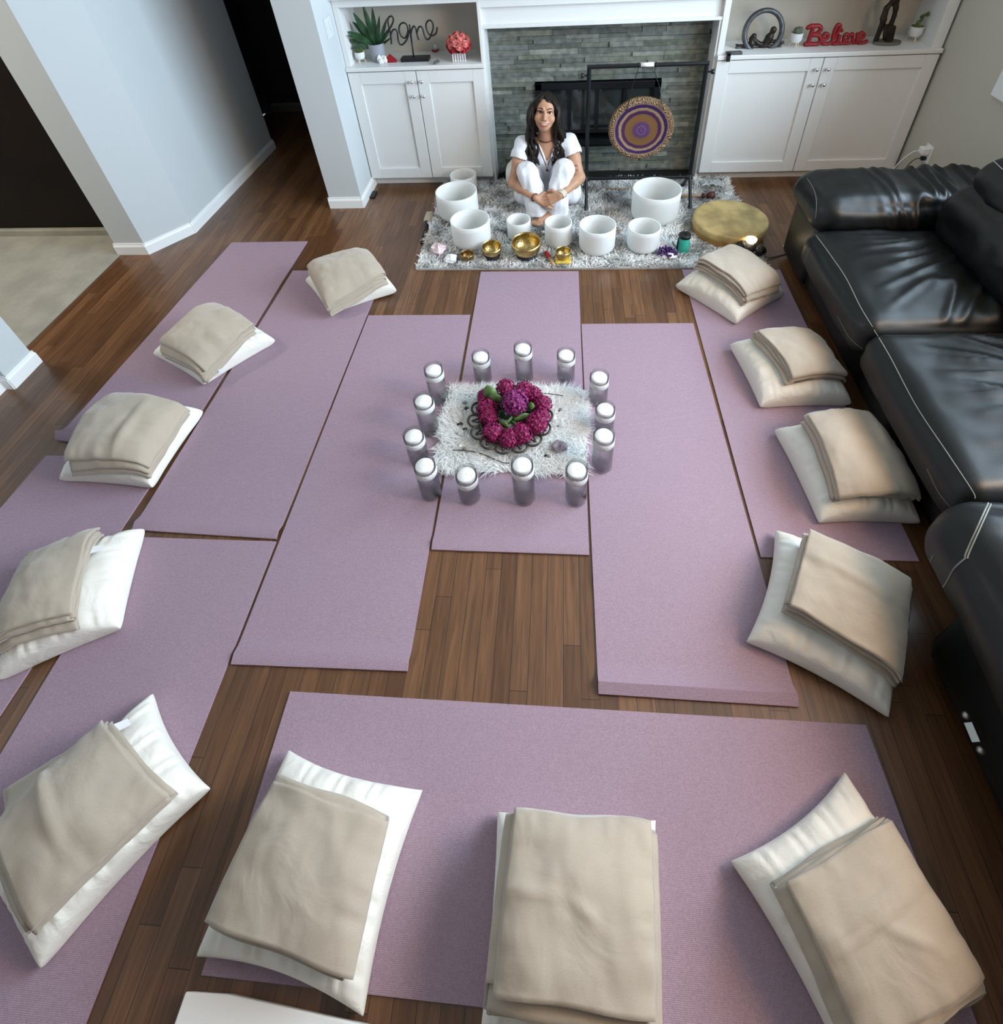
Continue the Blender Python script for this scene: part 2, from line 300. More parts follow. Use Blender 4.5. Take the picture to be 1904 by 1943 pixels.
# ------------------------------------------------------------------ geometry helpers
class MB:
    def __init__(s): s.v = []; s.f = []; s.c = []
    def add(s, V, F):
        o = len(s.v); s.v += [tuple(p) for p in V]; s.f += [tuple(i + o for i in f) for f in F]; return s
    def box(s, a, b):
        x0, y0, z0 = a; x1, y1, z1 = b
        V = [(x0, y0, z0), (x1, y0, z0), (x1, y1, z0), (x0, y1, z0), (x0, y0, z1), (x1, y0, z1), (x1, y1, z1), (x0, y1, z1)]
        return s.add(V, [(3, 2, 1, 0), (4, 5, 6, 7), (0, 1, 5, 4), (1, 2, 6, 5), (2, 3, 7, 6), (3, 0, 4, 7)])
    def prism(s, poly, z0, z1):          # counter-clockwise footprint
        n = len(poly)
        V = [(x, y, z0) for x, y in poly] + [(x, y, z1) for x, y in poly]
        F = [tuple(range(n - 1, -1, -1)), tuple(range(n, 2 * n))] + [(i, (i + 1) % n, n + (i + 1) % n, n + i) for i in range(n)]
        return s.add(V, F)
    def tube(s, pts, r, n=8, cap=True, closed=False, flat=None):
        pts = [Vector(p) for p in pts]; m = len(pts)
        rs = r if isinstance(r, (list, tuple)) else [r] * m
        V = []; F = []; up = None
        for i, p in enumerate(pts):
            if closed: t = pts[(i + 1) % m] - pts[i - 1]
            else: t = pts[min(i + 1, m - 1)] - pts[max(i - 1, 0)]
            if t.length < 1e-9: t = Vector((0, 0, 1))
            t.normalize()
            if up is None: up = Vector((0, 0, 1)) if abs(t.z) < .9 else Vector((1, 0, 0))
            a = t.cross(up)
            if a.length < 1e-6: a = t.orthogonal()
            a.normalize(); b = a.cross(t).normalized(); up = b
            for k in range(n):
                th = 2 * PI * k / n
                V.append(p + a * (rs[i] * math.cos(th)) + b * (rs[i] * math.sin(th)))
        for i in range(m if closed else m - 1):
            j = (i + 1) % m
            for k in range(n):
                l = (k + 1) % n
                F.append((i * n + k, j * n + k, j * n + l, i * n + l))
        if cap and not closed:
            F.append(tuple(range(n - 1, -1, -1))[::-1]); F.append(tuple((m - 1) * n + k for k in range(n - 1, -1, -1)))
        return s.add(V, F)
    def lathe(s, prof, c=(0, 0, 0), n=32, axis='z', cap=True):
        c = Vector(c); V = []; F = []; m = len(prof)
        for r, h in prof:
            for k in range(n):
                th = 2 * PI * k / n; x, y = r * math.cos(th), r * math.sin(th)
                if axis == 'z': V.append(c + Vector((x, y, h)))
                elif axis == 'y': V.append(c + Vector((x, h, -y)))
                else: V.append(c + Vector((h, x, y)))
        for i in range(m - 1):
            for k in range(n):
                l = (k + 1) % n
                F.append((i * n + k, i * n + l, (i + 1) * n + l, (i + 1) * n + k))
        if cap:
            if prof[0][0] > 1e-6: F.append(tuple(range(n - 1, -1, -1)))
            if prof[-1][0] > 1e-6: F.append(tuple((m - 1) * n + k for k in range(n)))
        return s.add(V, F)
    def ball(s, c, r, n=12, sc=(1, 1, 1), rot=None, jag=0, seed=0):
        V = []; F = []; c = Vector(c); m = max(6, n // 2 + 2); rg = random.Random(seed)
        for i in range(m + 1):
            ph = PI * i / m
            for k in range(n):
                th = 2 * PI * k / n
                p = Vector((math.sin(ph) * math.cos(th) * sc[0], math.sin(ph) * math.sin(th) * sc[1], math.cos(ph) * sc[2])) * r
                if jag: p *= 1 + jag * noise.noise(Vector((p.x, p.y, p.z)) * (1.6 / r) + Vector((seed * 3.1, seed, 0)))
                if rot: p = rot @ p
                V.append(c + p)
        for i in range(m):
            for k in range(n):
                l = (k + 1) % n
                F.append((i * n + k, (i + 1) * n + k, (i + 1) * n + l, i * n + l))
        return s.add(V, F)
    def grid(s, fn, nu, nv, flip=False):
        V = [fn(i / (nu - 1), j / (nv - 1)) for i in range(nu) for j in range(nv)]
        F = []
        for i in range(nu - 1):
            for j in range(nv - 1):
                q = (i * nv + j, (i + 1) * nv + j, (i + 1) * nv + j + 1, i * nv + j + 1)
                F.append(q[::-1] if flip else q)
        return s.add(V, F)
    def pad(s, a, b, r, puff=(0, 0, 0), n=(14, 14, 8), disp=None):
        """rounded, puffed cushion box"""
        a = Vector(a); b = Vector(b); c = (a + b) / 2; h = (b - a) / 2
        key = {}; V = []; F = []
        def vid(p):
            k = (round(p[0], 5), round(p[1], 5), round(p[2], 5))
            if k in key: return key[k]
            q = Vector((p[0] * h.x, p[1] * h.y, p[2] * h.z))
            inn = Vector([max(-(h[i] - r), min(h[i] - r, q[i])) for i in range(3)])
            d = q - inn
            if d.length > 1e-9: d.normalize()
            w = inn + d * r
            for i in range(3):
                if puff[i]:
                    o = [j for j in range(3) if j != i]
                    w[i] += math.copysign(puff[i], p[i]) * abs(p[i]) ** 2 * (1 - abs(p[o[0]]) ** 2.5) * (1 - abs(p[o[1]]) ** 2.5)
            if disp: w = w + d * disp(c + w, p)
            key[k] = len(V); V.append(c + w); return key[k]
        for ax in range(3):
            o1, o2 = [(1, 2), (2, 0), (0, 1)][ax]
            for sg in (-1, 1):
                for i in range(n[o1]):
                    for j in range(n[o2]):
                        q = []
                        for di, dj in ((0, 0), (1, 0), (1, 1), (0, 1)):
                            p = [0, 0, 0]; p[ax] = sg; p[o1] = -1 + 2 * (i + di) / n[o1]; p[o2] = -1 + 2 * (j + dj) / n[o2]
                            q.append(vid(p))
                        F.append(q if sg > 0 else q[::-1])
        return s.add(V, F)

def smoothpath(pts, n=6, closed=False):
    """Catmull-Rom through the points"""
    P = [Vector(p) for p in pts]; m = len(P); out = []
    rng = range(m) if closed else range(m - 1)
    for i in rng:
        p0 = P[i - 1] if (closed or i > 0) else P[i]; p1 = P[i]; p2 = P[(i + 1) % m]
        p3 = P[(i + 2) % m] if (closed or i + 2 < m) else P[min(i + 1, m - 1)]
        for k in range(n):
            t = k / n
            out.append(.5 * ((2 * p1) + (p2 - p0) * t + (2 * p0 - 5 * p1 + 4 * p2 - p3) * t * t + (3 * p1 - p0 - 3 * p2 + p3) * t ** 3))
    if not closed: out.append(P[-1])
    return out

def obj(name, mb, m, parent=None, smooth=False, bevel=0, seg=2, solid=0, sub=0, loc=None, flatang=None):
    """link one mesh; vertices come in world coordinates"""
    V = np.array([tuple(p) for p in (mb.v if isinstance(mb, MB) else mb[0])], dtype=np.float64)
    F = mb.f if isinstance(mb, MB) else mb[1]
    if parent is not None: base = Vector(parent['_b'])
    elif loc is not None: base = Vector(loc)
    else:
        lo = V.min(0); hi = V.max(0); base = Vector(((lo[0] + hi[0]) / 2, (lo[1] + hi[1]) / 2, lo[2]))
    V = V - np.array(base)
    me = bpy.data.meshes.new(name)
    me.from_pydata([tuple(p) for p in V], [], [tuple(f) for f in F])
    me.materials.append(m)
    if smooth:
        me.polygons.foreach_set('use_smooth', [True] * len(me.polygons))
        if flatang: me.set_sharp_from_angle(angle=math.radians(flatang))
    me.validate(); me.update()
    o = bpy.data.objects.new(name, me); COL.objects.link(o)
    o['_b'] = tuple(base)
    if parent is not None: o.parent = parent; o.location = (0, 0, 0)
    else: o.location = base
    if bevel:
        md = o.modifiers.new('bevel', 'BEVEL'); md.width = bevel; md.segments = seg; md.limit_method = 'ANGLE'; md.angle_limit = math.radians(35)
    if solid:
        md = o.modifiers.new('solid', 'SOLIDIFY'); md.thickness = solid; md.offset = 0
    if sub:
        md = o.modifiers.new('sub', 'SUBSURF'); md.levels = sub; md.render_levels = sub
    return o
def thing(name, label, cat, loc, group=None):
    o = bpy.data.objects.new(name, None); COL.objects.link(o); o.location = loc; o['_b'] = tuple(loc); o.empty_display_size = .05
    o['label'] = label; o['category'] = cat
    if group: o['group'] = group
    return o
def tag(o, label, cat, group=None, kind=None):
    o['label'] = label; o['category'] = cat
    if group: o['group'] = group
    if kind: o['kind'] = kind
    return o
def struct(name, mb, m, **k):
    o = obj(name, mb, m, **k); o['kind'] = 'structure'; return o
def copy_thing(root, loc, label, group=None, rz=0, sc=1):
    r = root.copy(); COL.objects.link(r); r.location = loc; r.rotation_euler = (0, 0, rz); r.scale = (sc, sc, sc); r['label'] = label
    if group: r['group'] = group
    for ch in [c for c in root.children]:
        c = ch.copy(); COL.objects.link(c); c.parent = r
        for g in list(ch.children):
            d = g.copy(); COL.objects.link(d); d.parent = c
    return r
def ring(c, r, n=40, axis='z', start=0, end=2 * PI):
    c = Vector(c); full = abs(end - start - 2 * PI) < 1e-6; out = []
    for k in range(n if full else n + 1):
        th = start + (end - start) * k / n; a, b = r * math.cos(th), r * math.sin(th)
        out.append(c + (Vector((a, b, 0)) if axis == 'z' else Vector((a, 0, b)) if axis == 'y' else Vector((0, a, b))))
    return out
def fbm(p, o=3):
    return noise.fractal(p, 1.0, 2.0, o)

# signed-distance solids meshed by surface nets (for bodies)
class SDF:
    def __init__(s, lo, hi, h):
        s.lo = np.array(lo, np.float32); s.h = h
        s.n = np.ceil((np.array(hi) - np.array(lo)) / h).astype(int) + 1
        s.F = np.full(tuple(s.n), 1.0, np.float32)
    def _sl(s, lo, hi):
        a = np.maximum(0, np.floor((np.array(lo) - s.lo) / s.h).astype(int)); b = np.minimum(s.n, np.ceil((np.array(hi) - s.lo) / s.h).astype(int) + 1)
        if (b <= a).any(): return None, None
        sl = tuple(slice(int(a[i]), int(b[i])) for i in range(3))
        ax = [s.lo[i] + s.h * np.arange(a[i], b[i], dtype=np.float32) for i in range(3)]
        return sl, np.meshgrid(*ax, indexing='ij')
    def _mix(s, sl, d, k, sub):
        A = s.F[sl]
        if sub:
            d = -d
            if k > 0:
                hh = np.clip(.5 - .5 * (d - A) / k, 0, 1); s.F[sl] = d * (1 - hh) + A * hh + k * hh * (1 - hh); s.F[sl] = np.maximum(s.F[sl], np.maximum(A, d))
            else: s.F[sl] = np.maximum(A, d)
        else:
            if k > 0:
                hh = np.clip(.5 + .5 * (A - d) / k, 0, 1); s.F[sl] = A * (1 - hh) + d * hh - k * hh * (1 - hh)
            else: s.F[sl] = np.minimum(A, d)
    def cap(s, a, b, ra, rb=None, k=.02, sub=False):
        rb = ra if rb is None else rb
        a = np.array(a, np.float32); b = np.array(b, np.float32); mr = max(ra, rb) + k + 3 * s.h
        sl, G = s._sl(np.minimum(a, b) - mr, np.maximum(a, b) + mr)
        if sl is None: return
        ba = b - a; L = float(ba @ ba) + 1e-12
        pa = [G[i] - a[i] for i in range(3)]
        t = np.clip((pa[0] * ba[0] + pa[1] * ba[1] + pa[2] * ba[2]) / L, 0, 1)
        d = np.sqrt(sum((pa[i] - t * ba[i]) ** 2 for i in range(3))) - (ra + (rb - ra) * t)
        s._mix(sl, d, k, sub)
    def chain(s, pts, rs, k=.02):
        for i in range(len(pts) - 1): s.cap(pts[i], pts[i + 1], rs[i], rs[i + 1], k)
    def ell(s, c, r, B=None, k=.02, sub=False):
        c = np.array(c, np.float32); r = np.array(r, np.float32); mr = float(r.max()) + k + 3 * s.h
        sl, G = s._sl(c - mr, c + mr)
        if sl is None: return
        p = [G[i] - c[i] for i in range(3)]
        if B is not None: p = [sum(p[i] * float(B[j][i]) for i in range(3)) for j in range(3)]
        q = np.sqrt(sum((p[i] / r[i]) ** 2 for i in range(3)))
        q2 = np.sqrt(sum((p[i] / r[i] ** 2) ** 2 for i in range(3))) + 1e-9
        s._mix(sl, q * (q - 1) / q2, k, sub)
    def mesh(s):
        F = s.F; n = s.n; I = F < 0
        c = np.zeros(tuple(n - 1), np.int8)
        offs = [(i, j, k) for i in (0, 1) for j in (0, 1) for k in (0, 1)]
        def sub(A, o): return A[o[0]:o[0] + n[0] - 1, o[1]:o[1] + n[1] - 1, o[2]:o[2] + n[2] - 1]
        for o in offs: c += sub(I, o).astype(np.int8)
        act = (c > 0) & (c < 8); idx = np.argwhere(act)
        ids = np.full(tuple(n - 1), -1, np.int64); ids[act] = np.arange(len(idx))
        acc = np.zeros((len(idx), 3)); cnt = np.zeros(len(idx))
        for ai in range(8):
            for bi in range(ai + 1, 8):
                oa, ob = np.array(offs[ai]), np.array(offs[bi])
                if abs(oa - ob).sum() != 1: continue
                fa = F[tuple((idx + oa).T)]; fb = F[tuple((idx + ob).T)]
                cr = (fa < 0) != (fb < 0); t = np.where(cr, fa / np.where(cr, fa - fb, 1), 0)
                acc[cr] += (oa + (ob - oa) * t[:, None])[cr]; cnt[cr] += 1
        V = s.lo + s.h * (idx + acc / np.maximum(cnt, 1)[:, None])
        Q = []
        for ax in range(3):
            o1, o2 = [(1, 2), (2, 0), (0, 1)][ax]
            sa = [slice(0, n[i] - 1) for i in range(3)]; sb = list(sa); sb[ax] = slice(1, n[ax])
            A = I[tuple(sa)]; B = I[tuple(sb)]
            e = np.argwhere(A != B); e = e[(e[:, o1] > 0) & (e[:, o2] > 0)]
            if not len(e): continue
            def g(d1, d2):
                q = e.copy(); q[:, o1] -= d1; q[:, o2] -= d2; return ids[tuple(q.T)]
            q = np.stack([g(1, 1), g(0, 1), g(0, 0), g(1, 0)], 1)
            inside = A[tuple(e.T)]
            q[~inside] = q[~inside][:, ::-1]
            Q.append(q)
        Q = np.concatenate(Q); Q = Q[(Q >= 0).all(1)]
        return V, Q.tolist()
def relax(V, F, it=1, w=.5):
    V = np.array(V); Fa = np.array(F)
    for _ in range(it):
        S = np.zeros_like(V); n = np.zeros(len(V))
        for a in range(4):
            for b in ((a + 1) % 4, (a + 3) % 4):
                np.add.at(S, Fa[:, a], V[Fa[:, b]]); np.add.at(n, Fa[:, a], 1)
        V = V * (1 - w) + w * S / np.maximum(n, 1)[:, None]
    return V
# ------------------------------------------------------------------ room shell
CEIL = 3.3
b = MB().box((-3.04, -2.6, -.08), (2.6, 5.75, 0)); struct('floor', b, M['floor'], loc=(0, 0, 0))
b = MB().box((-5.2, 1.2, -.08), (-3.04, 3.3, .006)); struct('floor_foyer', b, M['carpet'], loc=(-4, 2, 0))
b = MB().box((-5.3, -2.75, CEIL), (2.75, 5.85, CEIL + .1)); struct('ceiling', b, M['ceil'])
WY0, WY1, WZ0, WZ1 = .45, 3.20, .97, 3.0
b = MB(); b.box((2.42, -2.7, 0), (2.60, WY0, CEIL)).box((2.42, WY1, 0), (2.60, 4.5, CEIL)).box((2.42, WY0, 0), (2.60, WY1, WZ0)).box((2.42, WY0, WZ1), (2.60, WY1, CEIL))
struct('wall_right', b, M['wall_warm'])
b = MB().box((-1.49, 4.36, 0), (2.42, 4.5, CEIL)); struct('wall_back', b, M['wall_warm'])
b = MB().box((-1.732, 3.62, 0), (-1.49, 4.62, CEIL)); struct('wall_pillar', b, M['wall'])
b = MB().prism([(-3.05, 3.037), (-2.838, 3.037), (-2.646, 3.298), (-2.607, 4.675), (-2.74, 4.675), (-2.79, 3.34), (-3.05, 3.285)], 0, CEIL); struct('wall_left', b, M['wall'])
b = MB().box((-3.04, -2.7, 0), (-2.92, 1.826, CEIL)).box((-3.04, 1.826, 0), (-2.868, 2.005, CEIL)); struct('wall_left_front', b, M['wall'])
b = MB().box((-3.04, -2.7, 0), (2.42, -2.6, CEIL)); struct('wall_front', b, M['wall_low_bounce'])
b = MB().box((-5.3, 3.275, 0), (-3.05, 3.38, CEIL)); struct('wall_foyer_back', b, M['foyer_shade'])
b = MB().box((-5.3, 1.1, 0), (-5.2, 3.275, CEIL)).box((-5.2, 1.1, 0), (-3.04, 1.2, CEIL)); struct('wall_foyer_side', b, M['wall_warm'])
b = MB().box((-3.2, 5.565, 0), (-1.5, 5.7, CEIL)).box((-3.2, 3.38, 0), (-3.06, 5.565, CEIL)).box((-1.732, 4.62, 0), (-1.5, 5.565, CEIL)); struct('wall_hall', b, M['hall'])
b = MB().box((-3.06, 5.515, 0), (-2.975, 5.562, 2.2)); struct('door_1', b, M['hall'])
# baseboards with a stepped profile
def base_run(pts, h=.088, t=.014):
    mb = MB()
    for (x0, y0), (x1, y1) in zip(pts[:-1], pts[1:]):
        d = Vector((x1 - x0, y1 - y0)); d.normalize(); nx, ny = d.y, -d.x     # room lies to the right of the run
        e = t * .6
        P = [(x0 - d.x * e, y0 - d.y * e), (x1 + d.x * e, y1 + d.y * e)]
        prof = [(0.001, 0), (t, 0), (t, h * .72), (t * .55, h * .86), (t * .4, h), (.001, h)]
        V = []
        for x, y in P:
            for o, z in prof: V.append((x + nx * o, y + ny * o, z))
        n = len(prof)
        mb.add(V, [tuple((i, (i + 1) % n, n + (i + 1) % n, n + i))[::-1] for i in range(n)] + [tuple(range(n)), tuple(range(2 * n - 1, n - 1, -1))])
    return mb
struct('baseboard_left', base_run([(-2.607, 4.675), (-2.646, 3.298), (-2.838, 3.037), (-3.05, 3.037)][::-1]), M['trim'])
struct('baseboard_pillar', base_run([(-1.732, 3.62), (-1.49, 3.62), (-1.49, 3.97)]), M['trim'])
struct('baseboard_left_front', base_run([(-2.92, -2.5), (-2.92, 1.826)]).add(*(lambda q: (q.v, q.f))(base_run([(-2.92, 1.826), (-2.868, 1.826), (-2.868, 2.005), (-3.03, 2.005)]))), M['trim'])
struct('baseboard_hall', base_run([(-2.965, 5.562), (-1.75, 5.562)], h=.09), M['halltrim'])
struct('baseboard_foyer', base_run([(-5.2, 3.272), (-3.06, 3.272)], h=.07), M['carpet'])
struct('baseboard_right', base_run([(2.42, 3.9), (2.42, -2.5)]), M['trim'])
# window in the right-hand wall
w = thing('window_1', 'white framed window in the right hand wall above the sofa', 'window', (2.42, 1.8, WZ0)); w['kind'] = 'structure'
cw = .13
b = MB().box((2.395, WY0 - cw, WZ0 - cw), (2.418, WY1 + cw, WZ0)).box((2.395, WY0 - cw, WZ1), (2.418, WY1 + cw, WZ1 + cw)).box((2.395, WY0 - cw, WZ0), (2.418, WY0, WZ1)).box((2.395, WY1, WZ0), (2.418, WY1 + cw, WZ1))
obj('casing', b, M['trim'], w, bevel=.004)
b = MB()
for y in (WY0 + .03, (WY0 + WY1) / 2, WY1 - .03): b.box((2.575, y - .025, WZ0), (2.598, y + .025, WZ1))
for z in (WZ0 + .025, (WZ0 + WZ1) / 2, WZ1 - .025): b.box((2.575, WY0, z - .022), (2.598, WY1, z + .022))
obj('sash', b, M['trim'], w)
obj('pane', MB().box((2.583, WY0, WZ0), (2.589, WY1, WZ1)), M['glass'], w)

# ------------------------------------------------------------------ built-in cabinets and fireplace
def built_in(label, x0, x1, stL, stR, gap, kx):
    t = thing('built_in_cabinet', label, 'cabinet', ((x0 + x1) / 2, 3.94, 0))
    B = MB().box((x0, 3.945, .085), (x1, 4.35, .888)).box((x0, 3.985, .0), (x1, 4.3, .085))
    obj('base_cabinet', B, M['white'], t, bevel=.002)
    obj('countertop', MB().box((x0, 3.912, .890), (x1, 4.35, .918)), M['white'], t, bevel=.004)
    zt = 1.29
    U = MB().box((x0, 3.94, .918), (stL, 3.96, zt)).box((stR, 3.94, .918), (x1, 3.96, zt)).box((x0, 3.94, zt), (x1, 3.96, 1.34))
    obj('face_frame', U, M['white'], t, bevel=.002)
    U = MB().box((x0, 3.96, .918), (stL - .002, 4.26, 1.34)).box((stR + .002, 3.96, .918), (x1, 4.26, 1.34)).box((stL, 3.96, zt + .004), (stR, 4.26, 1.34))
    obj('side_panel', U, M['white'], t)
    obj('back_panel', MB().box((x0, 4.24, .918), (x1, 4.27, 1.34)), M['wall_warm'], t)
    for a, c, sgn in ((x0 + .004, gap - .0025, 1), (gap + .0025, x1 - .006, -1)):
        z0, z1 = .078, .883; s = .082
        D = MB().box((a, 3.921, z0), (a + s, 3.942, z1)).box((c - s, 3.921, z0), (c, 3.942, z1)).box((a + s, 3.921, z0), (c - s, 3.942, z0 + s)).box((a + s, 3.921, z1 - s), (c - s, 3.942, z1))
        d = obj('door', D, M['white'], t, bevel=.0025)
        obj('door_panel', MB().box((a + s - .004, 3.934, z0 + s - .004), (c - s + .004, 3.9415, z1 - s + .004)), M['white'], d)
        kxp = gap - sgn * kx
        for kz in (.815, .715):
            k = MB().lathe([(.005, 0), (.005, .012), (.011, .016), (.0125, .022), (.010, .028), (0, .030)], (kxp, 3.921, kz), 14, axis='y')
            k.v = [(x, 3.921 - (y - 3.921), z) for x, y, z in k.v]
            obj('knob', k, M['chrome'], d, smooth=True)
    return t
built_in('white shaker cabinet with open niche left of the fireplace, under the word sign', -1.488, -.527, -1.452, -.548, -1.005, .035)
built_in('white shaker cabinet with open niche right of the fireplace, under the red word sign', 1.007, 2.405, 1.045, 2.338, 1.69, .036)
f = thing('fireplace', 'stacked grey stone fireplace with black firebox behind the seated woman', 'fireplace', (.24, 4.12, 0))
obj('fascia', MB().box((-.527, 3.972, 1.13), (1.007, 4.35, 1.34)), M['white'], f)
obj('mantel_lip', MB().box((-.527, 3.945, 1.128), (1.007, 3.972, 1.148)).box((-.527, 3.945, 1.255), (1.007, 3.972, 1.34)), M['white'], f, bevel=.002)
for xa in (-.527, .992): obj('jamb_board', MB().box((xa, 3.95, 0), (xa + .015, 4.12, 1.128)), M['white'], f)
obj('hearth', MB().box((-.512, 3.99, 0), (.992, 4.15, .012)), M['firebrick'], f)
rg = random.Random(3); S = MB(); tint = []
FX0, FX1, FZ0, FZ1 = -.20, .695, .235, .712
z = 0.0
pal = [(.125, .135, .12), (.15, .16, .142), (.175, .182, .158), (.135, .15, .115), (.195, .20, .172), (.108, .117, .102), (.155, .162, .128)]
while z < 1.128:
    h = rg.choice((.026, .029, .032, .036)); h = min(h, 1.13 - z); x = -.512 - rg.random() * .2
    while x < .99:
        L = rg.uniform(.12, .38); a, c = max(x, -.512), min(x + L, .992); x += L
        if c - a < .01: continue
        spans = [(a, c)]
        if z + h > FZ0 + .005 and z < FZ1 - .005: spans = [(a, min(c, FX0)), (max(a, FX1), c)]
        for p, q in spans:
            if q - p < .008: continue
            dp = rg.uniform(0, .016)
            S.box((p + .0006, 4.118 - dp, z + .0006), (q - .0006, 4.15, z + h - .0006)); k = rg.choice(pal); kk = rg.uniform(.78, 1.25); k = tuple(v * kk for v in k)
            tint += [k] * 24
    z += h
st = obj('stone_facing', S, M['ledger'], f)
ca = st.data.color_attributes.new('tint', 'FLOAT_COLOR', 'CORNER')
ca.data.foreach_set('color', [c for k in tint for c in (*k, 1)])
obj('firebox', MB().box((FX0, 4.5, FZ0), (FX1, 4.52, FZ1)).box((FX0, 4.15, FZ0 - .01), (FX1, 4.5, FZ0)).box((FX0, 4.15, FZ1), (FX1, 4.5, FZ1 + .01)).box((FX0 - .01, 4.15, FZ0), (FX0, 4.5, FZ1)).box((FX1, 4.15, FZ0), (FX1 + .01, 4.5, FZ1)), M['firebrick'], f)
fr = MB().box((FX0, 4.09, FZ0), (FX1, 4.14, FZ0 + .05)).box((FX0, 4.09, FZ1 - .05), (FX1, 4.14, FZ1)).box((FX0, 4.09, FZ0), (FX0 + .05, 4.14, FZ1)).box((FX1 - .05, 4.09, FZ0), (FX1, 4.14, FZ1)).box((FX0, 4.10, FZ0 + .095), (FX1, 4.14, FZ0 + .115))
obj('door_frame', fr, M['black_metal'], f, bevel=.004)
for i in range(4):
    a = FX0 + .05 + i * (FX1 - FX0 - .1) / 4; c = a + (FX1 - FX0 - .1) / 4
    g = obj('glass_door', MB().box((a + .002, 4.112, FZ0 + .115), (c - .002, 4.118, FZ1 - .05)), M['fireglass'], f)
    for xa in (a, c - .014): obj('door_stile', MB().box((xa, 4.100, FZ0 + .115), (xa + .014, 4.111, FZ1 - .05)), M['black_metal'], g)
mt = obj('mantel_shelf', MB().box((-1.488, 3.895, 1.342), (2.405, 4.355, 1.375)), M['white'], bevel=.004)
tag(mt, 'long white shelf board running across the top of the cabinets and fireplace', 'shelf')

# light switch, outlet
t = thing('light_switch', 'white rocker light switch on the wall end left of the cabinet', 'switch', (-1.489, 3.80, 1.21))
obj('switch_plate', MB().box((-1.4895, 3.745, 1.15), (-1.484, 3.855, 1.27)), M['plate'], t, bevel=.002)
for dy in (-.024, .024): obj('rocker', MB().box((-1.484, 3.80 + dy - .016, 1.177), (-1.480, 3.80 + dy + .016, 1.243)), M['plate'], t, bevel=.001)
t = thing('wall_outlet', 'white wall outlet with plugs on the right wall behind the sofa arm', 'outlet', (2.4195, 3.66, .33))
obj('outlet_plate', MB().box((2.412, 3.62, .27), (2.4195, 3.70, .385)), M['plastic'], t, bevel=.002)
t = thing('plug_adapter', 'white plug adapter with a thin white cord in the wall outlet', 'plug', (2.411, 3.66, .35))
obj('plug_body', MB().box((2.362, 3.633, .328), (2.4118, 3.687, .372)), M['plastic'], t, bevel=.006)
obj('cord', MB().tube(smoothpath([(2.364, 3.66, .345), (2.33, 3.68, .33), (2.28, 3.70, .24), (2.24, 3.72, .08), (2.22, 3.70, .006), (2.1, 3.6, .005)]), .0035, 6), M['plastic'], t, smooth=True)
t = thing('power_plug', 'black plug and cord below the white adapter in the outlet', 'plug', (2.411, 3.655, .295))
obj('plug_head', MB().box((2.382, 3.642, .284), (2.4118, 3.668, .308)), M['black'], t, bevel=.004)
obj('cord', MB().tube(smoothpath([(2.384, 3.655, .296), (2.34, 3.665, .27), (2.27, 3.65, .12), (2.24, 3.62, .006), (2.05, 3.5, .005)]), .003, 6), M['black'], t, smooth=True)
v = obj('floor_vent', MB().box((-1.474, 3.745, 0), (-1.437, 3.845, .014)), M['black'], bevel=.003)
tag(v, 'small dark floor register beside the white wall end', 'vent')

# ------------------------------------------------------------------ things in the left niche (shelf at z .918)
SH = .9185
t = thing('potted_plant', 'tall leafy plant in a grey pot in the left niche', 'plant', (-1.29, 4.07, SH))
obj('pot', MB().lathe([(.048, 0), (.056, .10), (.058, .115), (.052, .115), (.050, .095), (0, .095)], (-1.29, 4.07, SH), 28), M['greypot'], t, smooth=True, flatang=50)
L = MB(); rg = random.Random(11)
def blade(mb, base, d, ln, w, droop, twist=0):
    d = Vector(d).normalized(); side = d.cross(Vector((0, -1, .2))).normalized(); V = []; n = 9
    for i in range(n + 1):
        s = i / n; p = Vector(base) + d * ln * s + Vector((0, 0, -droop * ln * s * s)); wd = w * (math.sin(PI * min(1, s * .93 + .07)) ** .8)
        nn = Matrix.Rotation(twist * s, 3, d) @ side
        V += [p - nn * wd, p + Vector((0, -.15 * wd, .0)), p + nn * wd]
    F = []
    for i in range(n):
        for j in (0, 1): F.append((i * 3 + j, i * 3 + j + 1, i * 3 + j + 4, i * 3 + j + 3))
    mb.add(V, F)
for dx, dy, dz, ln, w, dr in ((-.75, -.25, .9, .24, .022, .25), (-.35, -.2, 1, .27, .024, .05), (-.12, 0, 1, .28, .019, .0), (.08, .05, 1, .25, .018, 0), (.28, 0, 1, .22, .013, .05), (.6, -.1, .95, .20, .013, -.1), (.8, -.05, .9, .19, .013, .02), (-.9, -.3, .55, .19, .02, .15), (-.8, -.35, .3, .16, .021, .25), (-.55, .1, .9, .25, .02, .2), (.35, -.3, .6, .14, .012, .2), (-.6, -.4, .75, .24, .024, .28), (.9, .0, .5, .12, .008, .0), (-.1, -.25, .9, .16, .012, 0)):
    blade(L, (-1.29 + dx * .02, 4.07 + dy * .02, SH + .09), (dx, dy, dz), ln, w, dr, rg.uniform(-.6, .6))
L.v = [(max(-1.447, x), min(4.232, y), min(1.284, z)) for x, y, z in L.v]
obj('leaves', L, M['darkleaf'], t, smooth=True)
def footed_pot(name, label, c, r, h, potm, cat='plant'):
    t = thing(name, label, cat, c)
    x, y, z = c; lg = h * .42
    obj('pot', MB().lathe([(0, lg), (r * .72, lg), (r * .98, lg + h * .2), (r, lg + h * .75), (r * .93, lg + h * .76), (r * .9, lg + h * .65), (0, lg + h * .65)], c, 24), potm, t, smooth=True, flatang=50)
    for k in range(3):
        a = 2 * PI * k / 3 + .5
        obj('leg', MB().tube([(x + math.cos(a) * r * .95, y + math.sin(a) * r * .95, z), (x + math.cos(a) * r * .55, y + math.sin(a) * r * .55, z + lg + .012)], .0035, 6), M['pine'], t)
    return t, (x, y, z + lg + h * .65)
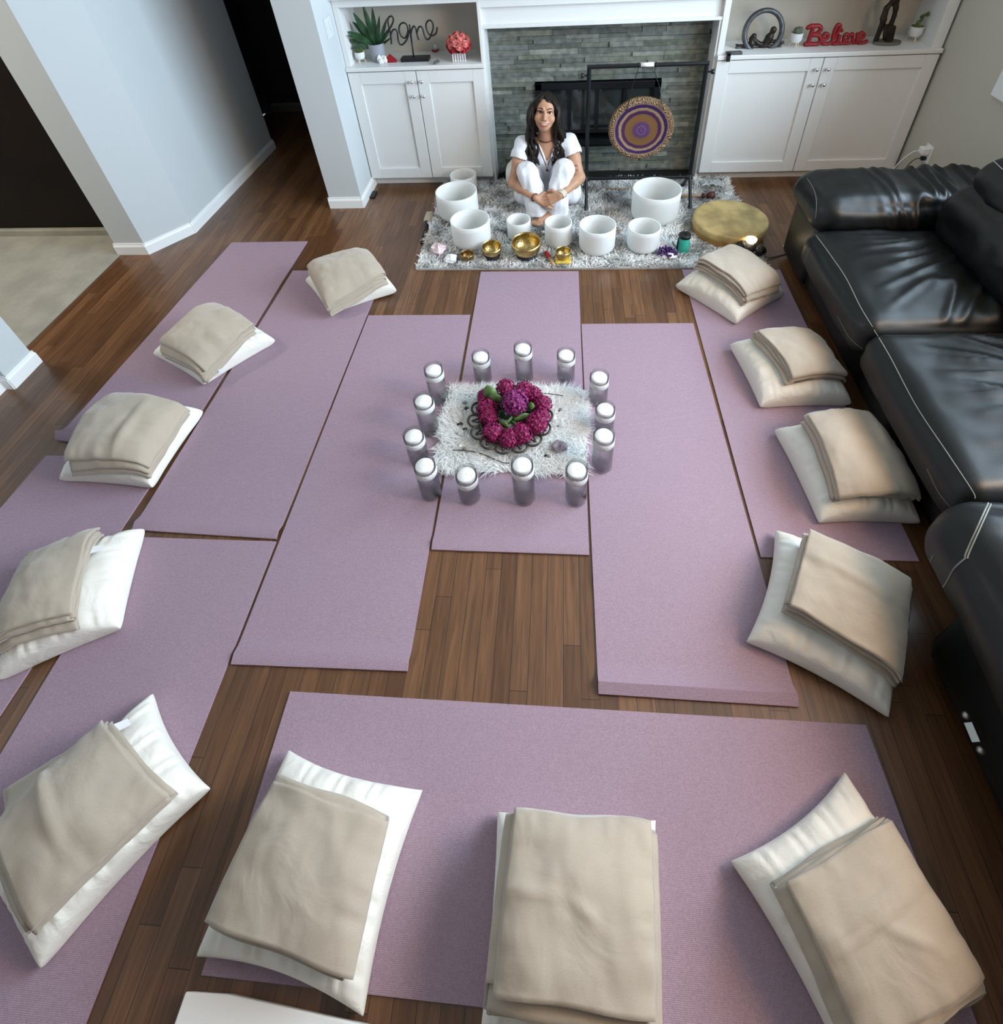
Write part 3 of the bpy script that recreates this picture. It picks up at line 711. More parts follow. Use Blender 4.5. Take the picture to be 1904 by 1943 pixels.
t, top = footed_pot('potted_succulent', 'small white footed pot with a green succulent beside the tall leafy plant', (-1.405, 4.03, SH), .034, .062, M['whitepot'])
s = MB(); rg = random.Random(5)
for k in range(26):
    a = rg.random() * 2 * PI; e = rg.uniform(.25, 1.3); d = Vector((math.cos(a) * math.cos(e), math.sin(a) * math.cos(e), math.sin(e)))
    s.tube([Vector(top), Vector(top) + d * .02, Vector(top) + d * rg.uniform(.032, .046)], [.005, .006, .001], 6)
obj('succulent', s, M['succ'], t, smooth=True)
c = MB(); rg = random.Random(8); p0 = on_z(725, 121, SH)
for k in range(9):
    a = rg.random() * 2 * PI; c.ball((p0.x + math.cos(a) * .022, p0.y + .02 + math.sin(a) * .014, SH + .012 + rg.random() * .018), .016, 6, sc=(1, 1, rg.uniform(1, 1.9)), jag=.3, seed=k)
c.ball((p0.x, p0.y + .02, SH + .012), .02, 7)
c.v = [(x, y, max(z, SH)) for x, y, z in c.v]
tag(obj('crystal_figurine', c, M['clear_quartz']), 'small clear crystal figurine beside the grey plant pot', 'figurine')
p0 = on_z(742, 119, SH)
c = MB().add([(p0.x - .040, p0.y, SH), (p0.x + .040, p0.y, SH), (p0.x + .042, p0.y + .02, SH), (p0.x - .038, p0.y + .02, SH), (p0.x - .043, p0.y, SH + .018), (p0.x + .046, p0.y + .004, SH + .018), (p0.x, p0.y + .010, SH + .058)],
             [(3, 2, 1, 0), (0, 1, 5, 4), (1, 2, 5), (2, 3, 4, 5), (3, 0, 4), (4, 5, 6), (5, 4, 6)])
tag(obj('red_ornament', c, M['red'], bevel=.003), 'red fan shaped ornament left of the black word sign base', 'ornament')
# word sign "home" drawn as bent black rod on a post and block
HY = 4.085
def zp(px, py, Y=HY): return on_y(600 + px * .18908, py * .18908, Y)
t = thing('word_sign', 'black script sign reading home on a black block', 'sign', tuple(on_z(789.5, 117, SH)))
bz = on_z(790, 118.5, SH)
q0, q1 = on_z(761, 118.5, SH), on_z(814, 117, SH)
obj('sign_base', MB().box((q0.x, q0.y, SH), (q1.x, q0.y + .075, SH + .024)), M['black'], t, bevel=.002)
hb = bz.y + .04; HY = hb
def word(pts, n=5): return smoothpath([zp(x, y, HY) for x, y in pts], n)
lt = [
    ('letter_h', [(708, 326), (738, 288), (765, 240), (776, 195), (762, 166), (738, 166), (720, 198), (726, 250), (746, 335), (756, 442)]),
    ('letter_h', [(750, 345), (768, 305), (795, 295), (815, 325), (822, 385), (834, 432), (858, 450), (888, 430), (918, 380), (938, 300)]),
    ('letter_o', [(895, 384), (862, 370), (838, 325), (832, 280), (846, 244), (878, 228), (910, 250), (922, 300), (912, 350), (895, 384)]),
    ('letter_m', [(938, 246), (944, 290), (950, 345), (960, 300), (980, 262), (1000, 285), (1010, 330), (1030, 402)]),
    ('letter_m', [(1012, 330), (1030, 275), (1056, 268), (1074, 300), (1088, 355), (1110, 394), (1138, 385), (1160, 335), (1176, 275), (1166, 222), (1135, 203), (1106, 235), (1108, 290), (1134, 342), (1172, 357), (1206, 330), (1216, 272)]),
]
acc = {}
for nm, p in lt: acc.setdefault(nm, MB()).tube(word(p), .0056, 8)
for nm, mb in acc.items(): obj({'letter_m': 'letters_me'}.get(nm, nm), mb, M['black'], t, smooth=True)
obj('post', MB().tube([zp(948, 330), Vector((zp(998, 560).x, HY, SH + .024))], .0056, 8), M['black'], t, smooth=True)
# small hanging charm with red beads
p0 = on_z(826.5, 104, SH); py = 4.20
c = on_y(826, 92, py)
t = thing('hanging_charm', 'tiny clear charm with red beads hanging between the sign and the roses', 'ornament', tuple(c))
obj('thread', MB().tube([c + Vector((-.004, .0, .012)), on_y(822.5, 70, py), Vector((on_y(822.5, 70, py).x, py, 1.292))], .0008, 5), M['steel'], t)
obj('glass_drop', MB().ball(on_y(826, 88, py), .010, 8, sc=(1, .7, 1.5)), M['clear_quartz'], t, smooth=True)
b = MB()
for dx, dz in ((-.017, 0), (-.006, -.004), (.006, -.004), (.018, .003)): b.ball(on_y(826, 96, py) + Vector((dx, 0, dz)), .009, 8)
obj('red_beads', b, M['red'], t, smooth=True)
p0 = on_z(827, 123.5, SH)
tag(obj('dark_crystal', MB().tube([p0 + Vector((-.012, 0, .009)), p0 + Vector((-.006, .016, .011)), p0 + Vector((.012, .05, .011)), p0 + Vector((.016, .06, .008))], [.004, .0105, .0105, .003], 6), M['greygem']), 'dark pointed crystal lying on the front edge of the left niche', 'crystal')
# rose arrangement in a mirrored cube
p0 = on_z(873, 117.5, SH); x, y = p0.x, p0.y + .03
t = thing('rose_arrangement', 'dome of pink and red roses in a mirrored cube vase', 'flower arrangement', (x, y, SH))
obj('vase', MB().box((x - .046, y - .035, SH), (x + .046, y + .035, SH + .06)), M['mirror'], t, bevel=.003)
v = MB()
for i in range(6): v.box((x - .046 + i * .0168, y - .0385, SH + .002), (x - .046 + i * .0168 + .006, y - .0352, SH + .058))
obj('vase_strips', v, M['whitepot'], t)
def rosebud(mb, c, d, r):
    d = Vector(d).normalized(); a = d.orthogonal().normalized(); bb = d.cross(a)
    for lay, (rr, hh) in enumerate(((.34, .50), (.62, .38), (.95, .12))):
        nn = 4 + lay
        for k in range(nn):
            th0 = 2 * PI * (k + .37 * lay) / nn; V = []
            for i in range(5):
                th = th0 + (i - 2) * (2 * PI / nn) * .34
                e = a * math.cos(th) + bb * math.sin(th); ww = 1 - .25 * abs(i - 2) / 2
                V += [c + e * r * rr * .55 - d * r * .35, c + e * r * rr + d * r * hh * .6, c + e * r * rr * 1.16 + d * r * hh * ww]
            mb.add(V, [(i * 3 + j, i * 3 + 3 + j, i * 3 + 4 + j, i * 3 + 1 + j) for i in range(4) for j in (0, 1)])
    mb.ball(c - d * r * .2, r * .62, 8)
cc = Vector((x, y, SH + .105)); ga = PI * (3 - 5 ** .5)
for i in range(34):
    hz = 1 - 1.45 * i / 33; rr = math.sqrt(max(0, 1 - hz * hz)); th = ga * i
    d = Vector((rr * math.cos(th), rr * math.sin(th), hz))
    mb = MB(); rosebud(mb, cc + Vector((d.x * .078, d.y * .07, d.z * .072)), d, .021)
    obj('rose', mb, M['rose'] if hz > -.05 else M['rose2'], t, smooth=True)

# ------------------------------------------------------------------ things in the right niche
def rsh(px, py): return on_z(px, py, SH)
def zr(px, py, Y): return on_y(1360 + px * .22059, py * .22059, Y)
p0 = rsh(1447, 94); x, y = p0.x, p0.y + .045
t = thing('ring_sculpture', 'dark ring sculpture with two reclining figures on the right niche shelf', 'sculpture', (x, y, SH))
obj('sculpture_base', MB().tube(smoothpath([zr(165, 412, y) , zr(300, 418, y - .0), zr(430, 428, y), zr(555, 402, y)]), [.012] * 18 + [.010], 8), M['pewter'], t, smooth=True)
for vv in t.children[0].data.vertices: vv.co.z = max(vv.co.z, 0)
rc = zr(402, 275, y)
obj('ring', MB().tube([rc + Vector((math.cos(a) * .118, math.sin(a) * .02, math.sin(a) * .126)) for a in np.linspace(0, 2 * PI, 48, endpoint=False)], .0165, 10, closed=True), M['pewter'], t, smooth=True)
for vv in t.children[1].data.vertices: vv.co.z = max(vv.co.z, 0)
g = SDF((rc.x - .24, y - .06, SH), (rc.x + .2, y + .06, rc.z + .16), .004)
P_ = lambda a, b: tuple(zr(a, b, y))
g.ell(P_(490, 258), (.020, .018, .023), k=.004); g.chain([P_(485, 275), P_(455, 320), P_(410, 390)], [.012, .024, .020], .01); g.chain([P_(410, 395), P_(350, 370), P_(318, 330)], [.018, .016, .012], .01)
g.ell(P_(322, 312), (.018, .016, .019), k=.004); g.chain([P_(300, 330), P_(300, 380), P_(230, 400), P_(170, 385)], [.014, .018, .013, .006], .01); g.chain([P_(430, 360), P_(500, 355), P_(575, 360)], [.012, .010, .006], .008); g.chain([P_(400, 395), P_(500, 400), P_(575, 368)], [.016, .012, .007], .008)
V, F = g.mesh(); obj('figures', (V, F), M['bronze'], t, smooth=True)
p0 = rsh(1510, 91.5)
t, top = footed_pot('potted_cactus', 'small ribbed grey pot on legs holding a round cactus', (p0.x, p0.y + .03, SH), .038, .075, M['whitepot'])
obj('cactus', MB().ball((top[0], top[1], top[2] + .018), .028, 14, jag=.12).ball((top[0] + .014, top[1] - .008, top[2] + .034), .012, 8), M['cactus'], t, smooth=True)
p0 = rsh(1575, 88); YB = p0.y + .02
t = thing('word_sign', 'red chunky script sign reading Believe', 'sign', (p0.x, YB, SH))
def red(name, strokes, r=.0135):
    mb = MB()
    for s in strokes:
        pts = [zr(a, b_, YB) for a, b_ in s]; pts = [Vector((p.x, p.y, max(p.z, SH + r))) for p in pts]
        mb.tube(smoothpath(pts, 5), r, 10)
        mb.ball(pts[0], r * 1.05, 8).ball(pts[-1], r * 1.05, 8)
    mb.v = [(x_, YB + (y_ - YB) * 1.25, z_) for x_, y_, z_ in mb.v]
    mb.v = [(x_, y_, max(z_, SH)) for x_, y_, z_ in mb.v]
    obj(name, mb, M['red'], t, smooth=True)
red('letter_b', [[(788, 238), (830, 222), (815, 290), (780, 385), (760, 395)], [(820, 225), (880, 222), (898, 248), (868, 285), (822, 300)], [(822, 300), (880, 305), (896, 345), (865, 385), (805, 392), (765, 398)]])
red('letter_e', [[(905, 345), (950, 330), (962, 300), (938, 288), (912, 320), (912, 370), (945, 388), (985, 365)]], .0115)
red('letter_l', [[(985, 365), (1040, 285), (1066, 230), (1046, 212), (1022, 250), (1002, 320), (1002, 375), (1035, 385)]], .0115)
red('letter_i', [[(1030, 375), (1062, 300), (1050, 360), (1066, 388), (1095, 365)], [(1078, 262), (1080, 263)]], .0105)
red('letter_e', [[(1095, 360), (1130, 340), (1138, 305), (1115, 292), (1096, 325), (1098, 372), (1128, 388), (1155, 365)]], .0105)
red('letter_v', [[(1150, 300), (1172, 292), (1172, 340), (1182, 385), (1205, 345), (1212, 292)]], .0105)
red('letter_e', [[(1215, 345), (1258, 325), (1270, 295), (1245, 282), (1222, 315), (1222, 365), (1250, 388), (1290, 355)]], .0115)
p0 = rsh(1687, 86); x, y = p0.x, p0.y + .035
t = thing('couple_statue', 'slim dark bronze couple statue on an oval base', 'statue', (x, y, SH))
mb = MB().lathe([(.085, 0), (.088, .006), (.085, .018), (0, .018)], (0, 0, 0), 28); mb.v = [(x + vx, y + vy * .6, SH + vz) for vx, vy, vz in mb.v]
obj('statue_base', mb, M['greybase'], t, smooth=True, flatang=40)
q = [zr(1440, 358, y), zr(1500, 358, y), zr(1534, 215, y), zr(1455, 212, y)]
bx = MB(); bx.add([(p.x, y - .03, max(p.z, SH + .018)) for p in q] + [(p.x, y + .03, max(p.z, SH + .018)) for p in q], [(0, 1, 2, 3), (7, 6, 5, 4), (0, 4, 5, 1), (1, 5, 6, 2), (2, 6, 7, 3), (3, 7, 4, 0)])
obj('pedestal', bx, M['bronze'], t, bevel=.004)
g = SDF((x - .14, y - .06, SH + .014), (x + .16, y + .06, SH + .46), .004)
g.chain([P_(1360, 352), P_(1405, 250), P_(1440, 165)], [.009, .012, .017], .006); g.chain([P_(1378, 355), P_(1412, 262), P_(1442, 175)], [.009, .011, .016], .006)
g.chain([P_(1435, 160), P_(1465, 70), P_(1515, 10), P_(1560, -25)], [.020, .016, .012, .009], .008)
g.chain([P_(1500, 215), P_(1530, 140), P_(1545, 70), P_(1555, 0), P_(1550, -40)], [.016, .013, .015, .015, .010], .008)
g.chain([P_(1505, 22), P_(1552, 95)], [.007, .006], .006); g.ell(P_(1568, -45), (.018, .018, .024), k=.004); g.ell(P_(1545, -62), (.018, .018, .023), k=.004)
V, F = g.mesh(); obj('figures', (V, F), M['bronze'], t, smooth=True)
p0 = rsh(1735, 80.5)
t, top = footed_pot('potted_succulent', 'small white footed pot with a trailing succulent at the right end of the niche', (p0.x, p0.y + .03, SH), .042, .078, M['whitepot'])
s = MB(); rg = random.Random(9)
for k in range(22):
    q = Vector(top) + Vector((rg.uniform(-.03, .03), rg.uniform(-.02, .02), .006)); s.ball(q, .010, 6, jag=.2, seed=k)
for k in range(14):
    s.ball(Vector(top) + Vector((-.005 + k * .0026, 0, .008 + k * .0058)) + Vector((rg.uniform(-.012, .012), rg.uniform(-.01, .01), rg.uniform(-.006, .006))), .010, 6, jag=.2, seed=k)
obj('succulent', s, M['succ'], t, smooth=True)
p0 = on_z(1381, 99, .918)
t = thing('clamp_holder', 'black clamp hooked on the left front corner of the right niche shelf', 'clamp', (1.07, 3.93, .918))
obj('clamp_arm', MB().box((1.065, 3.925, .9185), (1.165, 3.965, .934)), M['pewter'], t, bevel=.003)
obj('clamp_jaw', MB().box((1.062, 3.893, .885), (1.085, 3.910, .938)).box((1.062, 3.893, .9225), (1.085, 3.93, .938)), M['black'], t, bevel=.003)
# ------------------------------------------------------------------ shaggy rug
def pile(name, x0, x1, y0, y1, z, n, ln, w, m, parent, edge=.03, lean=.7, seed=1, lmin=.25, flo=.15, zfn=None, outline=None):
    rng = np.random.default_rng(seed)
    px = rng.uniform(x0, x1, n); py = rng.uniform(y0, y1, n)
    if outline is not None:
        keep = outline(px, py); px, py = px[keep], py[keep]; n = len(px)
    a = np.array([noise.noise(Vector((x * 5, y * 5, seed))) for x, y in zip(px, py)]) * 5 + rng.normal(0, .9, n)
    # blades near an edge lean outwards
    le = rng.uniform(lmin, 1, n) * lean; L = ln * rng.uniform(.6, 1.15, n)
    dx, dy = np.cos(a) * le, np.sin(a) * le
    dz = np.sqrt(np.maximum(flo, 1 - dx ** 2 - dy ** 2))
    z0 = np.full(n, z) if zfn is None else zfn(px, py)
    th = rng.uniform(0, PI, n); sx, sy = np.cos(th) * w, np.sin(th) * w
    V = np.zeros((n, 5, 3))
    V[:, 0] = np.stack([px - sx, py - sy, z0], 1); V[:, 1] = np.stack([px + sx, py + sy, z0], 1)
    mx, my, mz = px + dx * L * .4, py + dy * L * .4, z0 + dz * L * .62
    V[:, 2] = np.stack([mx + sx * .9, my + sy * .9, mz], 1); V[:, 3] = np.stack([mx - sx * .9, my - sy * .9, mz], 1)
    V[:, 4] = np.stack([px + dx * L, py + dy * L, z0 + dz * L * .85], 1)
    base = np.array(parent['_b']); V = (V - base).reshape(-1, 3)
    i = np.arange(n)[:, None] * 5
    quads = i + np.array([0, 1, 2, 3]); tris = i + np.array([3, 2, 4])
    me = bpy.data.meshes.new(name)
    me.from_pydata(V.tolist(), [], quads.tolist() + tris.tolist()); me.materials.append(m)
    me.update()
    o = bpy.data.objects.new(name, me); COL.objects.link(o); o.parent = parent; o['kind'] = 'stuff'; o['_b'] = tuple(base)
    return o
def rug_mat():
    m, nt, b = _nodes('grey_shag')
    tc = N(nt, 'ShaderNodeTexCoord')
    n1 = N(nt, 'ShaderNodeTexNoise'); n1.inputs['Scale'].default_value = 5.5; n1.inputs['Detail'].default_value = 6; n1.inputs['Roughness'].default_value = .7; n1.inputs['Distortion'].default_value = .5
    nt.links.new(tc.outputs['Object'], n1.inputs['Vector'])
    rp = N(nt, 'ShaderNodeValToRGB'); e = rp.color_ramp.elements; e[0].position = .37; e[0].color = (.24, .235, .22, 1); e[1].position = .55; e[1].color = (.97, .97, .96, 1)
    nt.links.new(n1.outputs['Fac'], rp.inputs['Fac']); nt.links.new(rp.outputs['Color'], b.inputs['Base Color'])
    b.inputs['Roughness'].default_value = .75; b.inputs['Sheen Weight'].default_value = .2
    return m
RX0, RX1, RY0, RY1 = -.93, 1.235, 2.83, 3.962
t = thing('shag_rug', 'mottled grey and white shaggy rug in front of the fireplace', 'rug', (.15, 3.4, 0))
obj('rug_backing', MB().box((RX0, RY0, .001), (RX1, RY1, .014)), M['rugbase'], t)
M['shag'] = rug_mat()
pile('rug_pile', RX0 + .004, RX1 - .004, RY0 + .004, RY1 - .004, .012, 42000, .048, .0030, M['shag'], t, lean=.95, lmin=.55, flo=.06)
RZ = .024      # things pressed into the pile rest here

# ------------------------------------------------------------------ yoga mats
def yoga(label, c, curl=0.0, ends='near', zlift=0.0):
    """c: far-left, far-right, near-right, near-left (world xy); the near end still curls a little from being rolled"""
    c = [Vector((p[0], p[1], 0)) for p in c]
    nu, nv = 14, 60
    def f(u, v):
        p = (c[0] * (1 - u) + c[1] * u) * (1 - v) + (c[3] * (1 - u) + c[2] * u) * v
        L = (c[3] - c[0]).length; d = (1 - v) * L
        z = .0068 + zlift
        if curl: z += curl * math.exp(-((d - .028) / .022) ** 2) if d > .02 else curl * max(.15, math.exp(-((d - .028) / .022) ** 2))
        z += .0012 * noise.noise(Vector((p.x * 4, p.y * 4, 1)))
        return (p.x, p.y, z)
    mb = MB().grid(f, nu, nv, flip=True)
    n0 = nu * nv; mb.grid(lambda u, v: (lambda p: (p[0], p[1], max(.0008, p[2] - .006) if p[2] < .02 else p[2] - .006))(f(u, v)), nu, nv)
    rim = [i * nv for i in range(nu)] + [(nu - 1) * nv + j for j in range(1, nv)] + [i * nv + nv - 1 for i in range(nu - 2, -1, -1)] + [j for j in range(nv - 2, 0, -1)]
    for i, q in enumerate(rim): r2 = rim[(i + 1) % len(rim)]; mb.f.append((q, r2, r2 + n0, q + n0))
    cx = sum(p.x for p in c) / 4; cy = sum(p.y for p in c) / 4
    o = obj('yoga_mat', mb, M['mauve'], smooth=True, loc=(cx, cy, .0008))
    bm = bmesh.new(); bm.from_mesh(o.data); bmesh.ops.recalc_face_normals(bm, faces=bm.faces); bm.to_mesh(o.data); bm.free(); o.data.set_sharp_from_angle(angle=math.radians(50))
    return tag(o, label, 'yoga mat', 'mauve yoga mats on the floor')
yoga('mauve yoga mat at the far left, its near end curling up under a cushion', [(-2.30, 3.155), (-1.757, 3.163), (-1.770, 1.425), (-2.40, 1.50)], curl=.035)
yoga('mauve yoga mat between the far left mat and the mat left of the flowers', [(-1.735, 2.826), (-1.128, 2.822), (-1.133, 1.056), (-1.752, 1.075)], curl=.014)
yoga('long mauve yoga mat just left of the flowers, candle jars on its right edge', [(-1.120, 2.394), (-.527, 2.40), (-.512, .626), (-1.118, .62)], curl=.012)
yoga('mauve yoga mat in the middle under the flower dish, touching the rug', [(-.511, 2.806), (.096, 2.808), (.098, 1.035), (-.505, 1.035)], curl=.012)
yoga('long mauve yoga mat just right of the flowers, near end curled over bare floor', [(.102, 2.326), (.707, 2.334), (.722, .584), (.111, .59)], curl=.022)
yoga('mauve yoga mat along the sofa with three cushions on it', [(.724, 2.82), (1.30, 2.815), (1.29, 1.054), (.730, 1.05)])
yoga('mauve yoga mat lying crosswise nearest the camera, longer side towards the flowers', [(-.885, .553), (.905, .548), (.93, -.06), (-.885, -.04)])
p1, p2 = on_z(89, 866), on_z(321, 870)
yoga('mauve yoga mat at the left edge beyond the third cushion on the left', [(p1.x, p1.y), (p2.x, p2.y), (-1.84, -.36), (-2.46, -.36)])
p2 = on_z(525, 1029)
yoga('mauve yoga mat at the lower left under two big near cushions', [(-1.735, 1.046), (p2.x, p2.y), (-1.125, -.73), (-1.735, -.73)])

# ------------------------------------------------------------------ crystal and metal singing bowls
def crystal_bowl(label, cx, cy, r, zt):
    h = zt - RZ; rc = r * .42; prof = [(0, 0)]
    for k in range(1, 9): a = PI / 2 * k / 8; prof.append((r - rc + rc * math.sin(a) if k else 0, rc - rc * math.cos(a)))
    prof += [(r, h * .8), (r * 1.005, h)]; w = .0085
    prof += [(r * 1.005 - w * .5, h + .002), (r - w, h - .001), (r - w, h * .75)]
    for k in range(8, -1, -1): a = PI / 2 * k / 8; prof.append((max(0, (r - rc + rc * math.sin(a)) - w), rc - rc * math.cos(a) + w * (1 - math.sin(a) * .5)))
    prof[-1] = (0, prof[-1][1])
    o = obj('crystal_bowl', MB().lathe(prof, (cx, cy, RZ), 48, cap=False), M['crystal'], smooth=True, loc=(cx, cy, RZ))
    return tag(o, label, 'singing bowl', 'frosted crystal singing bowls')
crystal_bowl('frosted white crystal bowl at the back left, against the cabinet', -.742, 3.80, .097, .165)
crystal_bowl('large frosted white crystal bowl at the left edge of the rug', -.735, 3.445, .143, .222)
crystal_bowl('frosted white crystal bowl at front left, behind the small brass bowls', -.597, 3.10, .127, .208)
crystal_bowl('narrowest frosted crystal bowl, right behind the big brass bowl', -.288, 3.16, .078, .165)
crystal_bowl('small frosted crystal bowl behind the red tipped mallet', -.029, 3.085, .087, .190)
crystal_bowl('medium frosted crystal bowl in the front row left of the white ball mallet', .216, 3.02, .114, .208)
crystal_bowl('frosted crystal bowl in front of the largest bowl, behind the amethyst', .506, 3.03, .101, .186)
crystal_bowl('largest frosted crystal bowl, under the gong at the right', .621, 3.385, .158, .250)

def metal_bowl(label, cx, cy, r, h, ringm=None, cushion=None, dark=False, tilt=0):
    t = thing('brass_bowl', label, 'singing bowl', (cx, cy, RZ), 'brass singing bowls')
    z0 = RZ
    prof = [(0, 0), (r * .38, 0), (r * .72, h * .16), (r * .93, h * .45), (r * 1.0, h * .78), (r * .97, h), (r * .915, h), (r * .945, h * .78), (r * .87, h * .47), (r * .66, h * .2), (r * .36, h * .07), (0, h * .06)]
    lift = .022 if ringm else (.016 if cushion else 0)
    mb = MB().lathe(prof, (0, 0, 0), 40, cap=False)
    rot = Matrix.Rotation(tilt, 3, 'X')
    mb.v = [tuple(rot @ Vector(p) + Vector((cx, cy, z0 + lift))) for p in mb.v]
    obj('bowl', mb, M['brassdark'] if dark else M['brass'], t, smooth=True)
    if ringm: obj('ring_cushion', MB().tube(ring((cx, cy, z0 + .013), r * .58, 32), .0135, 10, closed=True), ringm, t, smooth=True)
    if cushion: obj('square_cushion', MB().pad((cx - .05, cy - .05, z0), (cx + .05, cy + .05, z0 + .018), .006, (0, 0, .004), (10, 10, 4)), cushion, t, smooth=True)
    return t
M['navy'] = mat('dark_navy_cloth', (.012, .010, .022), .8)
metal_bowl('smallest dark brass bowl at the left of the row', -.605, 2.91, .043, .050, dark=True)
metal_bowl('round brass bowl on a dark ring between the dark bowl and the big brass bowl', -.447, 2.935, .064, .072, ringm=M['navy'], tilt=.12)
metal_bowl('big hammered brass bowl on a dark ring cushion', -.230, 2.945, .094, .100, ringm=M['navy'], tilt=.10)
metal_bowl('small brass bowl on a gold square cushion', .001, 2.90, .049, .058, cushion=M['gold'])
# mallets
t = thing('singing_bowl_mallet', 'wooden mallet with a red suede end between two brass bowls', 'mallet', tuple(on_z(1043, 490, RZ)))
a, c = on_z(1036, 478, RZ + .018), on_z(1051, 503, RZ + .016); mid = a.lerp(c, .48)
obj('red_grip', MB().tube([a, a.lerp(c, .05), mid], [.010, .014, .014], 12), M['redwood'], t, smooth=True)
obj('handle', MB().tube([mid, a.lerp(c, .95), c], [.0125, .0115, .008], 12), M['wood'], t, smooth=True)
def ballmallet(label, bx, hx, r, m=M['plastic']):
    b0 = on_z(*bx, RZ + r); h0 = on_z(*hx, RZ + .01)
    t = thing('ball_mallet', label, 'mallet', tuple(b0 - Vector((0, 0, r))))
    obj('ball', MB().ball(b0, r, 14), m, t, smooth=True)
    obj('handle', MB().tube([b0.lerp(h0, .12), h0], .006, 8), M['wood'], t, smooth=True)
ballmallet('white ball mallet between the middle bowl and the bowl behind the amethyst', (1180, 443), (1168, 428), .014)
ballmallet('white ball mallet half hidden behind the small crystal bowl', (1031, 441), (1019, 452), .013)
t = thing('drum_beater', 'drum beater with a dark red padded head beside the hide drum', 'beater', tuple(on_z(1340, 372, RZ)))
hd = on_z(1350, 371, RZ + .027)
sh0 = on_z(1262, 371, RZ + .02)
obj('shaft', MB().tube([sh0, hd], .008, 8), M['wood'], t, smooth=True)
obj('head', MB().ball(hd, .030, 14, sc=(1.05, .95, .95), jag=.08), M['redwood2'] if 'redwood2' in M else mat('maroon_leather', (.075, .018, .016), .5), t, smooth=True)
obj('collar', MB().tube([hd.lerp(sh0, .2), hd.lerp(sh0, .1)], [.019, .014], 10), mat('maroon_leather_collar', (.07, .02, .018), .5), t, smooth=True)
a, c = on_z(1150, 359, RZ + .008), on_z(1205, 357, RZ + .008)
tag(obj('wooden_stick', MB().tube([a, c], .007, 8), M['wood'], smooth=True), 'thin reddish wooden stick on the rug left of the largest crystal bowl', 'stick')
# crystals and small things on the rug
def rock(name, label, c, r, m, seed, sc=(1, 1, .8), cat='crystal', n=9):
    mb = MB().ball((c[0], c[1], c[2] + r * sc[2] * .75), r, n, sc=sc, jag=.45, seed=seed); mb.v = [(a, b, max(d, c[2])) for a, b, d in mb.v]
    return tag(obj(name, mb, m), label, cat)
rock('rose_quartz', 'pink rose quartz chunk at the front left corner of the rug', on_z(834, 480, RZ), .048, M['rose_quartz'], 2, (1, .9, .9))
rock('white_quartz', 'white quartz chunk between the pink quartz and the smallest brass bowl', on_z(857, 495, RZ), .042, M['clear_quartz'], 5, (1.15, .9, .6))
p0 = on_z(1266, 488, RZ)
t = thing('amethyst_cluster', 'dark purple amethyst cluster with pale base on the rug', 'crystal', tuple(p0))
mb = MB().ball(p0 + Vector((0, .01, .014)), .056, 10, sc=(1.1, .8, .42), jag=.4, seed=4); mb.v = [(a, b, max(d, RZ)) for a, b, d in mb.v]
obj('matrix', mb, M['clear_quartz'], t)
mb = MB(); rg = random.Random(2)
for k in range(70):
    a = rg.random() * 2 * PI; rr = math.sqrt(rg.random()) * .056; q = p0 + Vector((math.cos(a) * rr, .012 + math.sin(a) * rr * .75, .022 + .02 * (1 - rr / .048)))
    d = Vector((math.cos(a) * rr * 12, math.sin(a) * rr * 12, 1)).normalized(); l = rg.uniform(.014, .028) * (1.7 if rr < .015 else 1)
    mb.tube([q - d * .01, q + d * l * .6, q + d * l], [.008, .008, .0005], 6)
obj('points', mb, M['amethyst'], t)
p0 = on_z(1297, 481, RZ); p0.y += .03
t = thing('incense_canister', 'teal malachite cylinder with a black top on the rug', 'canister', tuple(p0))
obj('canister_body', MB().lathe([(.036, 0), (.036, .105)], tuple(p0), 28), M['teal'], t, smooth=True, flatang=40)
obj('canister_lid', MB().lathe([(.0375, .104), (.0375, .122), (.034, .126), (.012, .126), (.011, .121), (0, .121)], tuple(p0), 28), M['black'], t, smooth=True, flatang=40)
obj('canister_strap', MB().tube([p0 + Vector((-.037, -.006, .10)), p0 + Vector((-.039, -.008, .05)), p0 + Vector((-.037, -.010, .012))], .0045, 6).tube(smoothpath([p0 + Vector((-.036, 0, .02)), p0 + Vector((-.06, .01, .045)), p0 + Vector((-.07, .0, .07))]), .003, 6), M['black'], t, smooth=True)
rock('honey_calcite', 'flat honey yellow stone on the rug beside the folded blanket', on_z(1341, 492, RZ), .038, M['citrine'], 9, (1.1, .8, .45))
# hide drum
t = thing('hide_drum', 'round frame drum with tan hide head lying on the rug and floor', 'drum', (1.085, 3.235, .026))
dc, dr, dz = (1.085, 3.235, .026), .232, .085
obj('drum_frame', MB().lathe([(dr - .012, 0), (dr - .002, .002), (dr, .01), (dr, dz - .014), (dr - .010, dz - .014), (dr - .012, 0)], dc, 56, cap=False), M['drumside'], t, smooth=True, flatang=40)
obj('drum_head', MB().lathe([(dr + .0015, dz - .045), (dr + .003, dz - .006), (dr - .004, dz), (dr * .9, dz - .0035), (0, dz - .004)], dc, 56, cap=False), M['skin_drum'], t, smooth=True)
